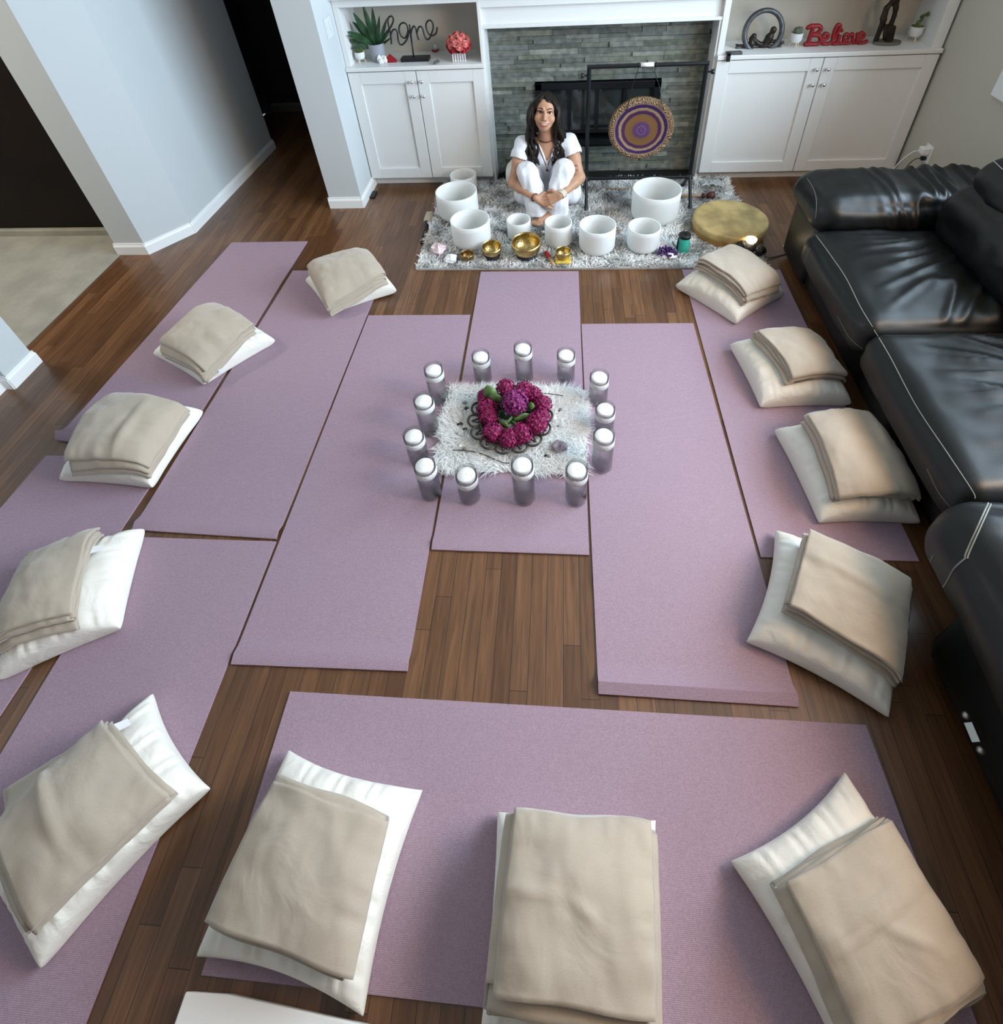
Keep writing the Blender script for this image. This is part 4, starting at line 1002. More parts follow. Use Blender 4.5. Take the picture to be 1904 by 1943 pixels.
# candle lamp
p0 = on_z(1424, 486, RZ); p0.y += .04
t = thing('candle_lamp', 'carved black stone lamp with a glowing cup behind the folded blanket', 'lamp', tuple(p0))
mb = MB().ball(p0 + Vector((-.015, 0, .035)), .066, 14, sc=(1, .8, .62), jag=.18, seed=3).ball(p0 + Vector((.05, -.02, .03)), .045, 12, sc=(1, .9, .75), jag=.2, seed=6).ball(p0 + Vector((-.055, .0, .05)), .032, 10, jag=.2, seed=7)
mb.v = [(a, b, max(d, RZ)) for a, b, d in mb.v]
obj('lamp_body', mb, M['lampblack'], t, smooth=True)
lc = p0 + Vector((0, .005, .072))
obj('glowing_cup', MB().lathe([(.020, 0), (.030, .012), (.033, .026), (.029, .026), (.02, .016), (0, .014)], tuple(lc), 24), M['glow'], t, smooth=True)
mb = MB()
for k in range(5): mb.ball(p0 + Vector((-.05 + k * .017, -.053 + k * .0015, .033)), .0055, 8)
obj('bead_row', mb, M['steel'], t, smooth=True)
pts = [p0 + Vector((.088, -.02, .01)), on_z(1455, 489, .012), on_z(1470, 488, .006), on_z(1488, 483, .005), on_z(1500, 478, .005)]
obj('cord', MB().tube(smoothpath(pts), .003, 6), M['black'], t, smooth=True)
a = [on_z(1486, 466, .003), on_z(1497, 465, .003), on_z(1494, 476, .003)]
mb = MB().prism([(p.x, p.y) for p in a][::-1], .001, .003); tag(obj('paper_scrap', mb, M['paper']), 'small white paper scrap on the floor at the sofa foot', 'paper')
# crumpled plastic on the rug's back right corner
c0 = on_z(1350, 346, RZ + .02)
def fbag(u, v):
    x = c0.x + (u - .5) * .15; y = c0.y + (v - .5) * .09
    return (x, y, RZ + .014 + .022 * abs(fbm(Vector((u * 3, v * 3, 4)))) + .012 * math.sin(PI * u) * math.sin(PI * v))
tag(obj('plastic_bag', MB().grid(fbag, 22, 16, flip=True), M['bag'], solid=.001), 'crinkled clear plastic bag on the back right corner of the rug', 'bag')
# pouch at the left edge of the rug
p0 = on_z(817, 428, .0)
t = thing('drawstring_pouch', 'small pale pouch with a black strap beside the left edge of the rug', 'pouch', (p0.x - .02, p0.y, 0))
q = on_z(818, 414, .02)
obj('pouch', MB().pad((q.x - .045, q.y - .05, .001), (q.x + .01, q.y + .07, .04), .014, (0, 0, .006), (6, 8, 4)), M['blanket'], t, smooth=True)
obj('strap', MB().tube(smoothpath([on_z(809, 421, .02), on_z(808, 433, .012), on_z(803, 448, .008), on_z(800, 462, .008)]), [.013] + [.011] * 17 + [.008], 8), M['black'], t, smooth=True)

# ------------------------------------------------------------------ gong and its stand
GY = 3.66
pl, pr = on_y(1117, 128, GY), on_y(1340, 122, GY)
xl, xr, zt_ = .165, .885, .957
t = thing('gong_stand', 'black tubular stand holding the gong in front of the fireplace', 'stand', (.525, GY, .02))
obj('top_bar', MB().tube([(xl - .012, GY, zt_), (xr + .012, GY, zt_)], .0135, 12), M['black_metal'], t, smooth=True, flatang=60)
obj('lower_bar', MB().tube([(xl, GY, .185), (xr, GY, .185)], .0125, 12), M['black_metal'], t, smooth=True, flatang=60)
for s, x in ((-1, xl), (1, xr)):
    p = obj('post', MB().tube([(x, GY, .17), (x, GY, zt_)], .0135, 12), M['black_metal'], t, smooth=True, flatang=60)
    obj('knob', MB().tube([(x, GY, .905), (x + s * .03, GY, .905), (x + s * .032, GY, .905), (x + s * .05, GY, .905)], [.005, .005, .013, .017], 10), M['black'], p, smooth=True)
    for d in (-1, 1):
        fy = GY + d * .155
        l = obj('leg', MB().tube([(x, GY + d * .004, .20), (x, fy, .036)], .0115, 10), M['black_metal'], t, smooth=True, flatang=60)
        obj('rubber_foot', MB().tube([(x, fy - d * .012, .046), (x, fy + d * .008, RZ - .004)], [.0145, .016], 10), M['black'], l, smooth=True, flatang=60)
    obj('hinge', MB().tube([(x - .02, GY, .185), (x + .02, GY, .185)], .021, 12), M['black'], t, smooth=True, flatang=60)
gc = on_y(1217, 246, GY); GR = .216
t = thing('gong', 'round bronze and purple gong hanging from the black stand', 'gong', tuple(gc))
prof = [(0, -.012), (.03, -.012), (.06, -.008), (GR * .8, -.003), (GR * .83, -.007), (GR * .97, -.002), (GR, .012), (GR * .985, .034), (GR * .95, .034), (GR * .965, .014), (GR * .8, .006), (0, .004)]
o = obj('gong_disc', MB().lathe([(r_, h_) for r_, h_ in prof], tuple(gc), 72, axis='y', cap=False), gong_mat(GR), t, smooth=True)
ca_, cb_ = on_y(1211, 140, GY), on_y(1244, 138, GY)
obj('cord', MB().tube([Vector((ca_.x, GY, zt_ - .012)), on_y(1210, 137, GY) , on_y(1200, 165, GY), gc + Vector((-.10, -.014, .155)), gc + Vector((-.112, -.012, .135))], .0025, 6).tube([Vector((cb_.x, GY, zt_ - .012)), on_y(1243, 137, GY), on_y(1252, 165, GY), gc + Vector((.12, -.014, .155)), gc + Vector((.138, -.012, .132))], .0025, 6).tube([on_y(1211, 138, GY), on_y(1243, 137, GY)], .002, 6), M['black'], t, smooth=True)
obj('hanger_loop', MB().tube(ring((ca_.x, GY, zt_), .0155, 14, 'x'), .003, 6, closed=True).tube(ring((cb_.x, GY, zt_), .0155, 14, 'x'), .003, 6, closed=True), M['black'], t, smooth=True)
obj('white_tape', MB().tube([(ca_.x + .012, GY, zt_ + .002), (cb_.x - .014, GY, zt_ + .002)], .0142, 12), M['tag'], t, smooth=True)

# ------------------------------------------------------------------ flowers, fur and candles in the middle
FX0_, FX1_, FY0_, FY1_ = -.555, .095, 1.385, 1.835
t = thing('fur_mat', 'white faux fur square under the flower dish', 'fur mat', (-.23, 1.6, .0075))
def furz(u, v):
    return .012 + .016 * (1 - abs(2 * u - 1) ** 3) * (1 - abs(2 * v - 1) ** 3)
obj('fur_backing', MB().grid(lambda u, v: (FX0_ + u * (FX1_ - FX0_), FY0_ + v * (FY1_ - FY0_), furz(u, v)), 16, 14, flip=False), M['furbase'], t, smooth=True, solid=.006)
pile('fur_pile', FX0_ - .006, FX1_ + .006, FY0_ - .008, FY1_ + .006, .012, 26000, .060, .0026, M['fur'], t, lean=.985, lmin=.80, flo=.03, seed=4, zfn=lambda x, y: np.array([furz(min(1, max(0, (a - FX0_) / (FX1_ - FX0_))), min(1, max(0, (c - FY0_) / (FY1_ - FY0_)))) for a, c in zip(x, y)]))
FZ = .040
dcx, dcy = -.238, 1.615
t = thing('flower_dish', 'round pewter openwork dish holding the magenta flowers', 'dish', (dcx, dcy, FZ))
obj('dish_bowl', MB().lathe([(0, 0), (.085, .0), (.115, .012), (.134, .034), (.138, .040), (.132, .040), (.110, .016), (0, .005)], (dcx, dcy, FZ), 48, cap=False).tube(ring((dcx, dcy, FZ + .041), .137, 48), .0065, 8, closed=True).tube(ring((dcx, dcy, FZ + .022), .126, 48), .004, 8, closed=True), M['iron'], t, smooth=True)
for k in range(14):
    a = 2 * PI * k / 14 + .1; e = Vector((math.cos(a), math.sin(a), 0)); s_ = Vector((-math.sin(a), math.cos(a), 0)); c0 = Vector((dcx, dcy, FZ + .036)) + e * .162
    mb = MB().tube([c0 + e * .029 * math.cos(th) + s_ * .034 * math.sin(th) + Vector((0, 0, .005 * math.cos(th))) for th in np.linspace(0, 2 * PI, 20, endpoint=False)], .0054, 8, closed=True)
    mb.tube([c0 - e * .022 - s_ * .012, c0 + e * .012, c0 - e * .022 + s_ * .012], .0042, 6).ball(c0 + e * .004, .008, 7)
    obj('loop', mb, M['iron'], t, smooth=True)
def hydrangea(r, seed, nf=70):
    rg = random.Random(seed); mb = MB(); ga = PI * (3 - 5 ** .5)
    mb.ball((0, 0, 0), r * .72, 10)
    for i in range(nf):
        hz = 1 - 1.75 * (i + .5) / nf; rr = math.sqrt(max(0, 1 - hz * hz)); th = ga * i
        d = Vector((rr * math.cos(th), rr * math.sin(th), hz)); c = d * r * rg.uniform(.78, .98)
        a = d.orthogonal().normalized(); a = Matrix.Rotation(rg.random() * 2 * PI, 3, d) @ a; bb = d.cross(a); s = r * .27
        for k in range(4):
            e = a * math.cos(k * PI / 2) + bb * math.sin(k * PI / 2); q = d.cross(e)
            tip = d * s * rg.uniform(.05, .5)
            mb.add([c, c + e * s * .55 - q * s * .42 + d * s * .12, c + e * s + tip, c + e * s * .55 + q * s * .42 + d * s * .12], [(0, 1, 2, 3)])
    return mb
hy = [hydrangea(.05, s) for s in (1, 2, 3)]
fl = [((785, 262), .115, .92, 'at the back left of the dish', 0), ((985, 290), .115, .95, 'at the back right of the dish', 0), ((1075, 335), .105, .9, 'third along the right rim from the back', 0), ((1172, 425), .100, .9, 'on the right rim of the dish', 0), ((880, 412), .150, 1.22, 'violet and largest, raised in the centre', 1), ((560, 350), .105, .75, 'small at the left back rim under the leaf', 0), ((588, 470), .105, 1.02, 'tall on the left rim of the dish', 0), ((600, 560), .090, .92, 'low on the left rim below the tall one', 0), ((650, 735), .090, .98, 'at the front left of the dish', 0), ((815, 800), .085, .92, 'at the very front of the dish', 0), ((955, 745), .092, .98, 'at the front right of the dish', 0), ((1110, 640), .098, 1.05, 'at the right front rim of the dish', 0), ((1165, 555), .092, .85, 'between the right rim and the right front blossoms', 0)]
for i, (pp, z, s, where, vio) in enumerate(fl):
    p = on_z(820 + pp[0] * .17857, 690 + pp[1] * .17857, z)
    mb = hy[i % 3]; m2 = MB(); R_ = Matrix.Rotation(i * 1.3, 3, 'Z')
    m2.v = [tuple(R_ @ Vector(q) * s + p) for q in mb.v]; m2.f = mb.f
    o = obj('hydrangea_blossom', m2, M['petal2'] if vio else M['petal'], loc=tuple(p)); tag(o, 'magenta hydrangea blossom ' + where, 'flower', 'hydrangea blossoms in the dish')
lv = [((615, 300), .165, (-.25, .35, .75), .085, .032, 'pointed upright green leaf at the back left of the flowers'), ((690, 370), .150, (.9, -.2, .1), .075, .03, 'broad green leaf left of the central violet blossom'), ((1050, 445), .135, (.1, .2, 1), .05, .018, 'small upright green leaf right of the central violet blossom'), ((975, 570), .105, (.9, .25, .1), .09, .026, 'dark green leaf below the central violet blossom'), ((830, 600), .105, (-.4, -.6, .2), .06, .02, 'green leaf in the open middle of the flowers'), ((760, 640), .100, (-.7, .5, .15), .06, .018, 'green leaf behind the front left blossom'), ((880, 640), .095, (.7, -.5, .1), .055, .014, 'narrow green leaf behind the front right blossom')]
for pp, z, d, ln, w_, lab in lv:
    p = on_z(820 + pp[0] * .17857, 690 + pp[1] * .17857, z); mb = MB(); blade(mb, p - Vector(d).normalized() * ln * .5, d, ln, w_, .1)
    tag(obj('leaf', mb, M['leaf'], smooth=True, solid=.0012), lab, 'leaf', 'leaves among the blossoms')
mb = MB(); rg = random.Random(4)
for k in range(40):
    a = rg.random() * 2 * PI; r_ = math.sqrt(rg.random()) * .10; q = Vector((dcx + math.cos(a) * r_, dcy + math.sin(a) * r_, FZ + .01)); blade(mb, q, (rg.uniform(-1, 1), rg.uniform(-1, 1), .8), rg.uniform(.04, .07), .014, .3)
tag(obj('foliage', mb, M['darkleaf'], smooth=True), 'dark leaf and stem filling inside the flower dish', 'leaves', kind='stuff')
# pebbles, crystal, sticks on the fur
def z6(a, c): return 820 + a * .17857, 690 + c * .17857
for (a, c, r, m, lab) in ((352, 412, .0115, 'stone_grey', 'grey green pebble upper left on the fur'), (368, 473, .0115, 'stone_dark', 'black pebble just below the grey green one on the fur'), (300, 646, .0135, 'stone_dark', 'black pebble furthest left on the fur'), (352, 696, .0105, 'stone_dark', 'small black pebble below the leftmost black one'), (268, 741, .007, 'stone_grey', 'thin grey pebble sliver at the left of the fur'), (300, 872, .008, 'clear_quartz', 'pale pebble above the near stick'), (350, 902, .011, 'stone_grey', 'dull green pebble touching the near stick'), (1366, 492, .0115, 'stone_dark', 'black pebble at the upper right of the fur'), (1356, 665, .0105, 'stone_grey', 'dark green pebble right of the dish'), (1300, 580, .012, 'clear_quartz', 'clear pebble right of the dish rim'), (1215, 978, .009, 'stone_dark', 'dark pebble in front of the purple crystal'), (1245, 984, .008, 'stone_grey', 'green pebble in front of the purple crystal'), (465, 432, .012, 'amethyst_pale', 'brownish pebble touching the left of the flowers')):
    p = on_z(*z6(a, c), FZ + .004); mb = MB().ball(p, r, 9, sc=(1.1, .9, .6), jag=.25, seed=a)
    tag(obj('pebble', mb, M[m], smooth=True), lab, 'pebble', 'pebbles scattered on the fur')
p = on_z(*z6(1358, 895), FZ); mb = MB().ball(p + Vector((0, 0, .014)), .034, 10, sc=(1.05, .95, .55), jag=.5, seed=3)
tag(obj('amethyst_chunk', mb, M['amethyst_pale']), 'greyish purple crystal chunk on the fur right of the dish', 'crystal')
for pts, lab in (([(220, 918), (370, 925), (500, 948), (640, 1005), (760, 1052), (825, 1056)], 'bent thin dark stick on the fur in front of the dish'), ([(1130, 314), (1250, 320), (1395, 341)], 'thin dark stick on the fur behind the flowers')):
    tag(obj('incense_stick', MB().tube(smoothpath([on_z(*z6(*q), FZ + .006) for q in pts]), .0022, 6), M['stick'], smooth=True), lab, 'stick')
# floating-candle glasses
cg = [(-.599, 1.777, .225, 'at the back left corner of the fur'), (-.399, 1.916, .172, 'second from left along the back edge'), (-.192, 1.923, .222, 'in the middle of the back edge, behind the flowers'), (.014, 1.926, .178, 'at the right end of the back edge'), (.166, 1.783, .180, 'at the back right corner of the fur'), (.185, 1.622, .150, 'midway down the right edge, behind the taller right one'), (.165, 1.426, .225, 'tall on the right edge nearest the front'), (.052, 1.269, .215, 'at the front right corner of the fur'), (-.158, 1.266, .245, 'tallest, in the middle of the front edge'), (-.384, 1.264, .172, 'shortest of the front edge, left of the middle one'), (-.548, 1.276, .212, 'at the front left corner of the fur'), (-.632, 1.441, .178, 'lower of the two along the left edge'), (-.612, 1.595, .222, 'upper of the two along the left edge')]
def candle_glass(x, y, h, label, rr=.0435):
    z = .0085
    t = thing('candle_glass', 'glass cylinder with floating white candle ' + label, 'candle holder', (x, y, z), 'floating candle glasses around the fur')
    wz = h - .036
    obj('glass', MB().lathe([(0, 0), (rr - .003, 0), (rr, .004), (rr, h - .002), (rr - .001, h), (rr - .003, h - .001), (rr - .003, .012), (rr - .006, .009), (0, .009)], (x, y, z), 36, cap=False), M['glass'], t, smooth=True, flatang=50)
    obj('water', MB().lathe([(0, .0095), (rr - .0065, .0095), (rr - .0034, .0125), (rr - .0034, wz), (0, wz)], (x, y, z), 32, cap=False), M['water'], t, smooth=True, flatang=50)
    cr = rr - .007
    cnd = obj('candle', MB().lathe([(0, wz - .008), (cr * .8, wz - .008), (cr, wz + .006), (cr, wz + .018), (cr * .93, wz + .022), (0, wz + .021)], (x, y, z), 32, cap=False), M['wax'], t, smooth=True)
    obj('wick', MB().tube([(x, y, z + wz + .02), (x + .001, y, z + wz + .027)], .0009, 5), M['ivory'], cnd)
    bz = h - .062
    obj('lace_band', MB().lathe([(rr + .0004, bz), (rr + .0016, bz + .001), (rr + .0016, bz + .031), (rr + .0004, bz + .032)], (x, y, z), 36, cap=False), M['lace'], t, smooth=True)
for a in cg: candle_glass(*a)
# ------------------------------------------------------------------ pillows with folded fleece blankets
def ZF(px, py, z):
    return on_z(px, py, z)
def pillow(label, A, B, C, D, T=.125, seed=0, zc=.055, zbase=.0085, raise_=None, pinch=.05):
    """corner points (world) in order round the pillow; B may be None (parallelogram)"""
    P = [Vector((p.x, p.y, 0)) for p in (A, B, C, D)]
    nu, nv = 64, 56
    so = Vector((seed * 7.3, seed * 3.1, 0))
    L1 = (P[1] - P[0]).length; L2 = (P[3] - P[0]).length
    ctr = sum(P, Vector()) / 4
    def edgew(u, v):   # gathers that run in from the seams
        w = 0
        for e, (al, dist) in enumerate(((u, 1 - abs(v)), (v, 1 - abs(u)))):
            sgn = (v > 0) if e == 0 else (u > 0)
            q = al * (12 if e == 0 else 10) + (3 if sgn else 0) + seed
            w += math.sin(q * 2.3 + 1.7 * math.sin(q * 1.1)) * math.exp(-dist * 5.5) * (1 - math.exp(-dist * 30)) * max(0, 1 - al * al) 
        return w
    def f(u, v, top):
        u = 2 * u - 1; v = 2 * v - 1
        # smooth spacing towards the rim
        u = math.sin(u * PI / 2) * .75 + u * .25; v = math.sin(v * PI / 2) * .75 + v * .25
        pu = u * (1 - pinch * (1 - v * v)); pv = v * (1 - 1.2 * pinch * (1 - u * u))
        a, b = (pu + 1) / 2, (pv + 1) / 2
        p = (P[0] * (1 - a) + P[1] * a) * (1 - b) + (P[3] * (1 - a) + P[2] * a) * b
        t = ((1 - u * u) * (1 - v * v)) ** .34 * T
        cor = abs(u * v) ** 3
        z0 = zc * (1 - .35 * cor) + .006 * noise.noise(Vector((p.x * 5, p.y * 5, seed)))
        nz = .010 * fbm(Vector((p.x * 6, p.y * 6, 0)) + so) + .011 * edgew(u, v)
        if top: z = z0 + t * .78 + nz * min(1, t / T * 2)
        else: z = max(zbase, z0 - t * 1.0)
        rim = max(abs(u), abs(v))
        if rim > .9995: z = z0
        if raise_: z += raise_ * max(0, 1 - (p - ctr).length)
        return (p.x, p.y, max(zbase, z))
    mb = MB().grid(lambda u, v: f(u, v, True), nu, nv, flip=False)
    topf = list(mb.f)
    mb.grid(lambda u, v: f(u, v, False), nu, nv, flip=True)
    n2 = (P[1] - P[0]).cross(P[3] - P[0])
    if n2.z < 0: mb.f = [q[::-1] for q in mb.f]
    # piping seam round the rim
    o = obj('pillow', mb, M['pillow'], smooth=True, loc=(ctr.x, ctr.y, zbase))
    bm = bmesh.new(); bm.from_mesh(o.data); bmesh.ops.remove_doubles(bm, verts=bm.verts, dist=.0004); bmesh.ops.recalc_face_normals(bm, faces=bm.faces); bm.to_mesh(o.data); bm.free()
    o.data.polygons.foreach_set('use_smooth', [True] * len(o.data.polygons))
    tag(o, label, 'pillow', 'pillows on the mats')
    bvh = BVHTree.FromPolygons([Vector(q) for q in mb.v], [tuple(q) for q in mb.f])
    return o, bvh
def blanket(label, c, bvh, L=5, d=.0125, seed=0, floor=.012, stiff=16, creases=(), slip=.022, tagpos=None, ext=0):
    """c: world corners; s runs 0-1 (folds at its ends), t across (layer edges show at both sides)"""
    c = [Vector((p.x, p.y, 0)) for p in c]
    ns, nt_ = 40, 34
    lo, hi = -.08, 1.08
    def XY(s, t): return (c[0] * (1 - s) + c[1] * s) * (1 - t) + (c[3] * (1 - s) + c[2] * s) * t
    G = 33; H = np.zeros((G, G))
    for i in range(G):
        for j in range(G):
            p = XY(lo + (hi - lo) * i / (G - 1), lo + (hi - lo) * j / (G - 1))
            hit = bvh.ray_cast(Vector((p.x, p.y, 2)), Vector((0, 0, -1)))
            H[i, j] = hit[0].z if hit[0] is not None else floor
    raw = H.copy()
    for it in range(stiff):
        Q = np.pad(H, 1, mode='edge')
        bl = (Q[:-2, 1:-1] + Q[2:, 1:-1] + Q[1:-1, :-2] + Q[1:-1, 2:]) / 4
        H = np.maximum(raw, bl)
    for it in range(2):
        Q = np.pad(H, 1, mode='edge'); H = np.maximum(raw, (Q[:-2, 1:-1] + Q[2:, 1:-1] + Q[1:-1, :-2] + Q[1:-1, 2:] + Q[1:-1, 1:-1]) / 5)
    def base(s, t):
        x = (s - lo) / (hi - lo) * (G - 1); y = (t - lo) / (hi - lo) * (G - 1)
        x = min(G - 1.001, max(0, x)); y = min(G - 1.001, max(0, y)); i, j = int(x), int(y); a, b = x - i, y - j
        return H[i, j] * (1 - a) * (1 - b) + H[i + 1, j] * a * (1 - b) + H[i, j + 1] * (1 - a) * b + H[i + 1, j + 1] * a * b
    Ls = (c[1] - c[0]).length; Lt = (c[3] - c[0]).length
    path = []       # (s, height, layer)
    for k in range(L):
        lay = L - 1 - k
        seq = [i / (ns - 1) for i in range(ns)]
        e0 = random.Random(seed * 31 + k).uniform(0, slip) / Ls; e1 = random.Random(seed * 17 + k).uniform(0, slip) / Ls
        seq = [e0 + q * (1 - e0 - e1) for q in seq]
        if k % 2: seq = seq[::-1]
        for q in seq: path.append((q, lay * d, lay))
        if k < L - 1:
            se = seq[-1]; sg = 1 if k % 2 == 0 else -1
            for a in (PI / 6, PI / 3, PI / 2, 2 * PI / 3, 5 * PI / 6):
                path.append((se + sg * math.sin(a) * d * .5 / Ls, lay * d - d * .5 * (1 - math.cos(a)), lay - (a / PI)))
    V = []
    for (s, h, lay) in path:
        kk = int(round(L - 1 - lay))
        r1 = random.Random(seed * 13 + kk * 7); t0 = r1.uniform(-.2, 1) * slip / Lt; t1 = r1.uniform(-.2, 1) * slip / Lt
        for j in range(nt_):
            t = j / (nt_ - 1); tt = t0 + t * (1 - t0 - t1 + (ext if kk > 1 else 0))
            p = XY(s, tt)
            wav = .006 * math.sin(s * 9 + kk * 2.1 + seed) * (1 if t > .5 else -1) * (abs(2 * t - 1) ** 6)
            e = (c[3] - c[0]).normalized(); p = p + e * wav * .45
            z = base(s, tt) + d * .8 + .013 + h
            n1 = fbm(Vector((p.x * 7 + seed * 5, p.y * 7, kk * .15)))
            z += .009 * n1 * (.5 + .5 * lay / max(1, L - 1))
            # gaps open towards the loose side edges
            z += .0022 * lay * (abs(2 * t - 1) ** 8) * (.6 + .4 * math.sin(s * 7 + seed + kk))
            for (s0, q0, s1, q1, amp, wd) in creases:
                a = Vector((s0, q0)); b2 = Vector((s1, q1)); ab = b2 - a; tt_ = max(0, min(1, (Vector((s, t)) - a).dot(ab) / ab.length_squared)); dd = (Vector((s, t)) - (a + ab * tt_)).length
                z += amp * math.exp(-(dd / wd) ** 2) * (lay / (L - 1)) * math.sin(PI * min(1, .15 + tt_ * .85)) 
            corner = (abs(2 * s - 1) ** 10) + (abs(2 * t - 1) ** 10)
            z -= .004 * corner
            V.append((p.x, p.y, z))
    F = []
    m = len(path)
    for i in range(m - 1):
        for j in range(nt_ - 1):
            F.append((i * nt_ + j, i * nt_ + j + 1, (i + 1) * nt_ + j + 1, (i + 1) * nt_ + j))
    if (c[1] - c[0]).cross(c[3] - c[0]).z > 0: F = [q[::-1] for q in F]
    ctr = sum(c, Vector()) / 4
    zz = min(v[2] for v in V)
    o = obj('folded_blanket', (V, F), M['blanket'], smooth=True, solid=d * .72, loc=(ctr.x, ctr.y, zz))
    tag(o, label, 'blanket', 'folded blankets on the pillows')
    if tagpos:
        s, t = tagpos; p = XY(s, t); z = base(s, t) + d * 1.6
        e = (c[3] - c[0]).normalized(); g = (c[1] - c[0]).normalized()
        q = [p + e * a + g * b_ for a, b_ in ((-.02, -.016), (.030, -.012), (.032, .012), (-.02, .014))]
        tg = obj('care_tag', MB().add([(v.x, v.y, z + (.004 if i in (0, 3) else -.004)) for i, v in enumerate(q)], [(0, 1, 2, 3)]), M['tag'], o, solid=.001); tg['label'] = 'white care tag'
    return o
def para(a, c, d): return a + c - d
SETS = [
 # where, pillow corners A,B,C,D in px (None = parallelogram), pillow z, blanket corner px, z, kw
 ('nearest the white wall end at the far left', [(579, 530), None, (752, 547), (622, 589)], .05, [(586, 514), (694, 469), (735, 524), (618, 572)], .15, dict(seed=1)),
 ('on the far left mat beside the wall opening', [(290, 670), None, (521, 643), (383, 726)], .045, [(297, 659), (408, 577), (486, 621), (377, 700)], .15, dict(seed=2, tagpos=(.25, 1.0))),
 ('across the curled end of the far left mat', [(110, 907), None, (384, 778), (286, 922)], .045, [(121, 886), (206, 752), (357, 772), (276, 888)], .15, dict(seed=3, creases=((0, .62, 1, .66, .016, .05),))),
 ('cut by the left photo edge halfway down', [(-8, 1287), None, (272, 1002), (224, 1189)], .05, [(-26, 1230), (25, 1028), (190, 1003), (142, 1178)], .16, dict(seed=4, slip=.016, tagpos=(.75, .99))),
 ('at the lower left corner of the photo', [(-48, 1650), (285, 1312), (395, 1493), (67, 1838)], .055, [(-36, 1478), (48, 1768), (318, 1503), (188, 1356)], .17, dict(seed=5, slip=.03, tagpos=(.15, 1.02), creases=((.05, .45, .95, .35, .013, .05),))),
 ('just left of the middle near one', [(545, 1420), (800, 1496), (686, 1930), (367, 1815)], .055, [(527, 1470), (738, 1546), (662, 1853), (388, 1745)], .17, dict(seed=6, ext=.03)),
 ('in the middle of the near edge', [(943, 1537), (1246, 1554), (1262, 1990), (908, 1975)], .055, [(962, 1540), (1244, 1562), (1254, 1940), (921, 1888)], .17, dict(seed=7, L=6, ext=.09, creases=((.02, .46, .45, .49, .009, .035), (.47, .50, .66, .61, .007, .025)))),
 ('at the lower right corner of the photo', [(1389, 1632), (1607, 1462), (1860, 1880), (1640, 2090)], .055, [(1464, 1664), (1680, 1531), (1900, 1880), (1640, 2030)], .17, dict(seed=8, creases=((.1, .42, .9, .34, .011, .035), (.12, .50, .9, .40, .010, .03), (.5, .52, .78, .78, .009, .03)))),
 ('on bare floor beside the sofa lever end', [(1419, 1213), (1473, 1002), (1737, 1116), (1692, 1357)], .055, [(1527, 1012), (1731, 1110), (1722, 1297), (1486, 1157)], .17, dict(seed=9, L=6, creases=((.1, .35, .9, .4, .008, .05),))),
 ('third from the rug along the sofa', [(1472, 812), None, (1750, 988), (1558, 987)], .05, [(1520, 797), (1655, 777), (1754, 948), (1585, 950)], .16, dict(seed=10, L=6, creases=((.85, .1, .8, .6, .012, .06),))),
 ('second from the rug along the sofa', [(1386, 652), None, (1618, 762), (1445, 767)], .05, [(1424, 636), (1494, 724), (1614, 709), (1540, 627)], .155, dict(seed=11, L=4, d=.014)),
 ('beside the glowing lamp and the sofa', [(1283, 539), None, (1490, 556), (1399, 610)], .045, [(1387, 476), (1484, 537), (1411, 570), (1317, 510)], .15, dict(seed=12, L=6)),
]
for where, pc, pz, bc, bz, kw in SETS:
    Q = [on_z(*p, pz) if p else None for p in pc]
    if Q[1] is None: Q[1] = Q[0] + Q[2] - Q[3]
    near = any(p and p[1] > 1300 for p in pc)
    po, bvh = pillow(('white pillow ' if pc[0][0] < 500 else 'cream pillow ') + where, *Q, seed=kw['seed'], T=.13, pinch=.085 if kw['seed'] in (5, 6, 8, 9) else .05)
    blanket('folded beige fleece blanket on the pillow ' + where, [on_z(*p, bz) for p in bc], bvh, **kw)
# white folded sheet cut by the bottom edge
a = [on_z(352, 1881, .05), on_z(432, 1886, .05), on_z(720, 1950, .05), on_z(700, 2060, .05), on_z(300, 2030, .05)]
mb = MB().prism([(p.x, p.y) for p in a][::-1], .0015, .05)
tag(obj('folded_sheet', mb, M['paper'], bevel=.004, seg=3), 'white folded sheet cut by the bottom edge of the photo', 'sheet')
# ------------------------------------------------------------------ seated woman
HC = Vector((-.115, 3.565, .700))
fwd = Vector((.035, -.93, .33)).normalized()
up = (Vector((.10, 0, 1)) - fwd * Vector((.10, 0, 1)).dot(fwd)).normalized()
rt = fwd.cross(up).normalized()       # towards the right of the photo
if rt.x < 0: rt = -rt
HB = [rt, up, fwd]
def hp(r, u, f): return HC + rt * r + up * u + fwd * f
Lsh, Rsh = Vector((-.268, 3.625, .470)), Vector((.043, 3.625, .478))
Lel, Rel = on_y(974, 347, 3.50), on_y(1101, 337, 3.50)
Lwr, Rwr = on_y(1017, 376, 3.345), on_y(1064, 371, 3.335)
Lkn, Rkn = on_y(1001, 327, 3.475), on_y(1071, 321, 3.475)
Lhip, Rhip = Vector((-.205, 3.735, .135)), Vector((-.02, 3.735, .135))
Lan, Ran = Vector((-.150, 3.400, .085)), Vector((-.070, 3.385, .085))
def lerp(a, b, t): return a * (1 - t) + b * t
BLO, BHI = (-.50, 3.22, RZ - .004), (.24, 3.90, .86)
g = SDF(BLO, BHI, .0036)
nk = HC + Vector((.003, .045, -.155))
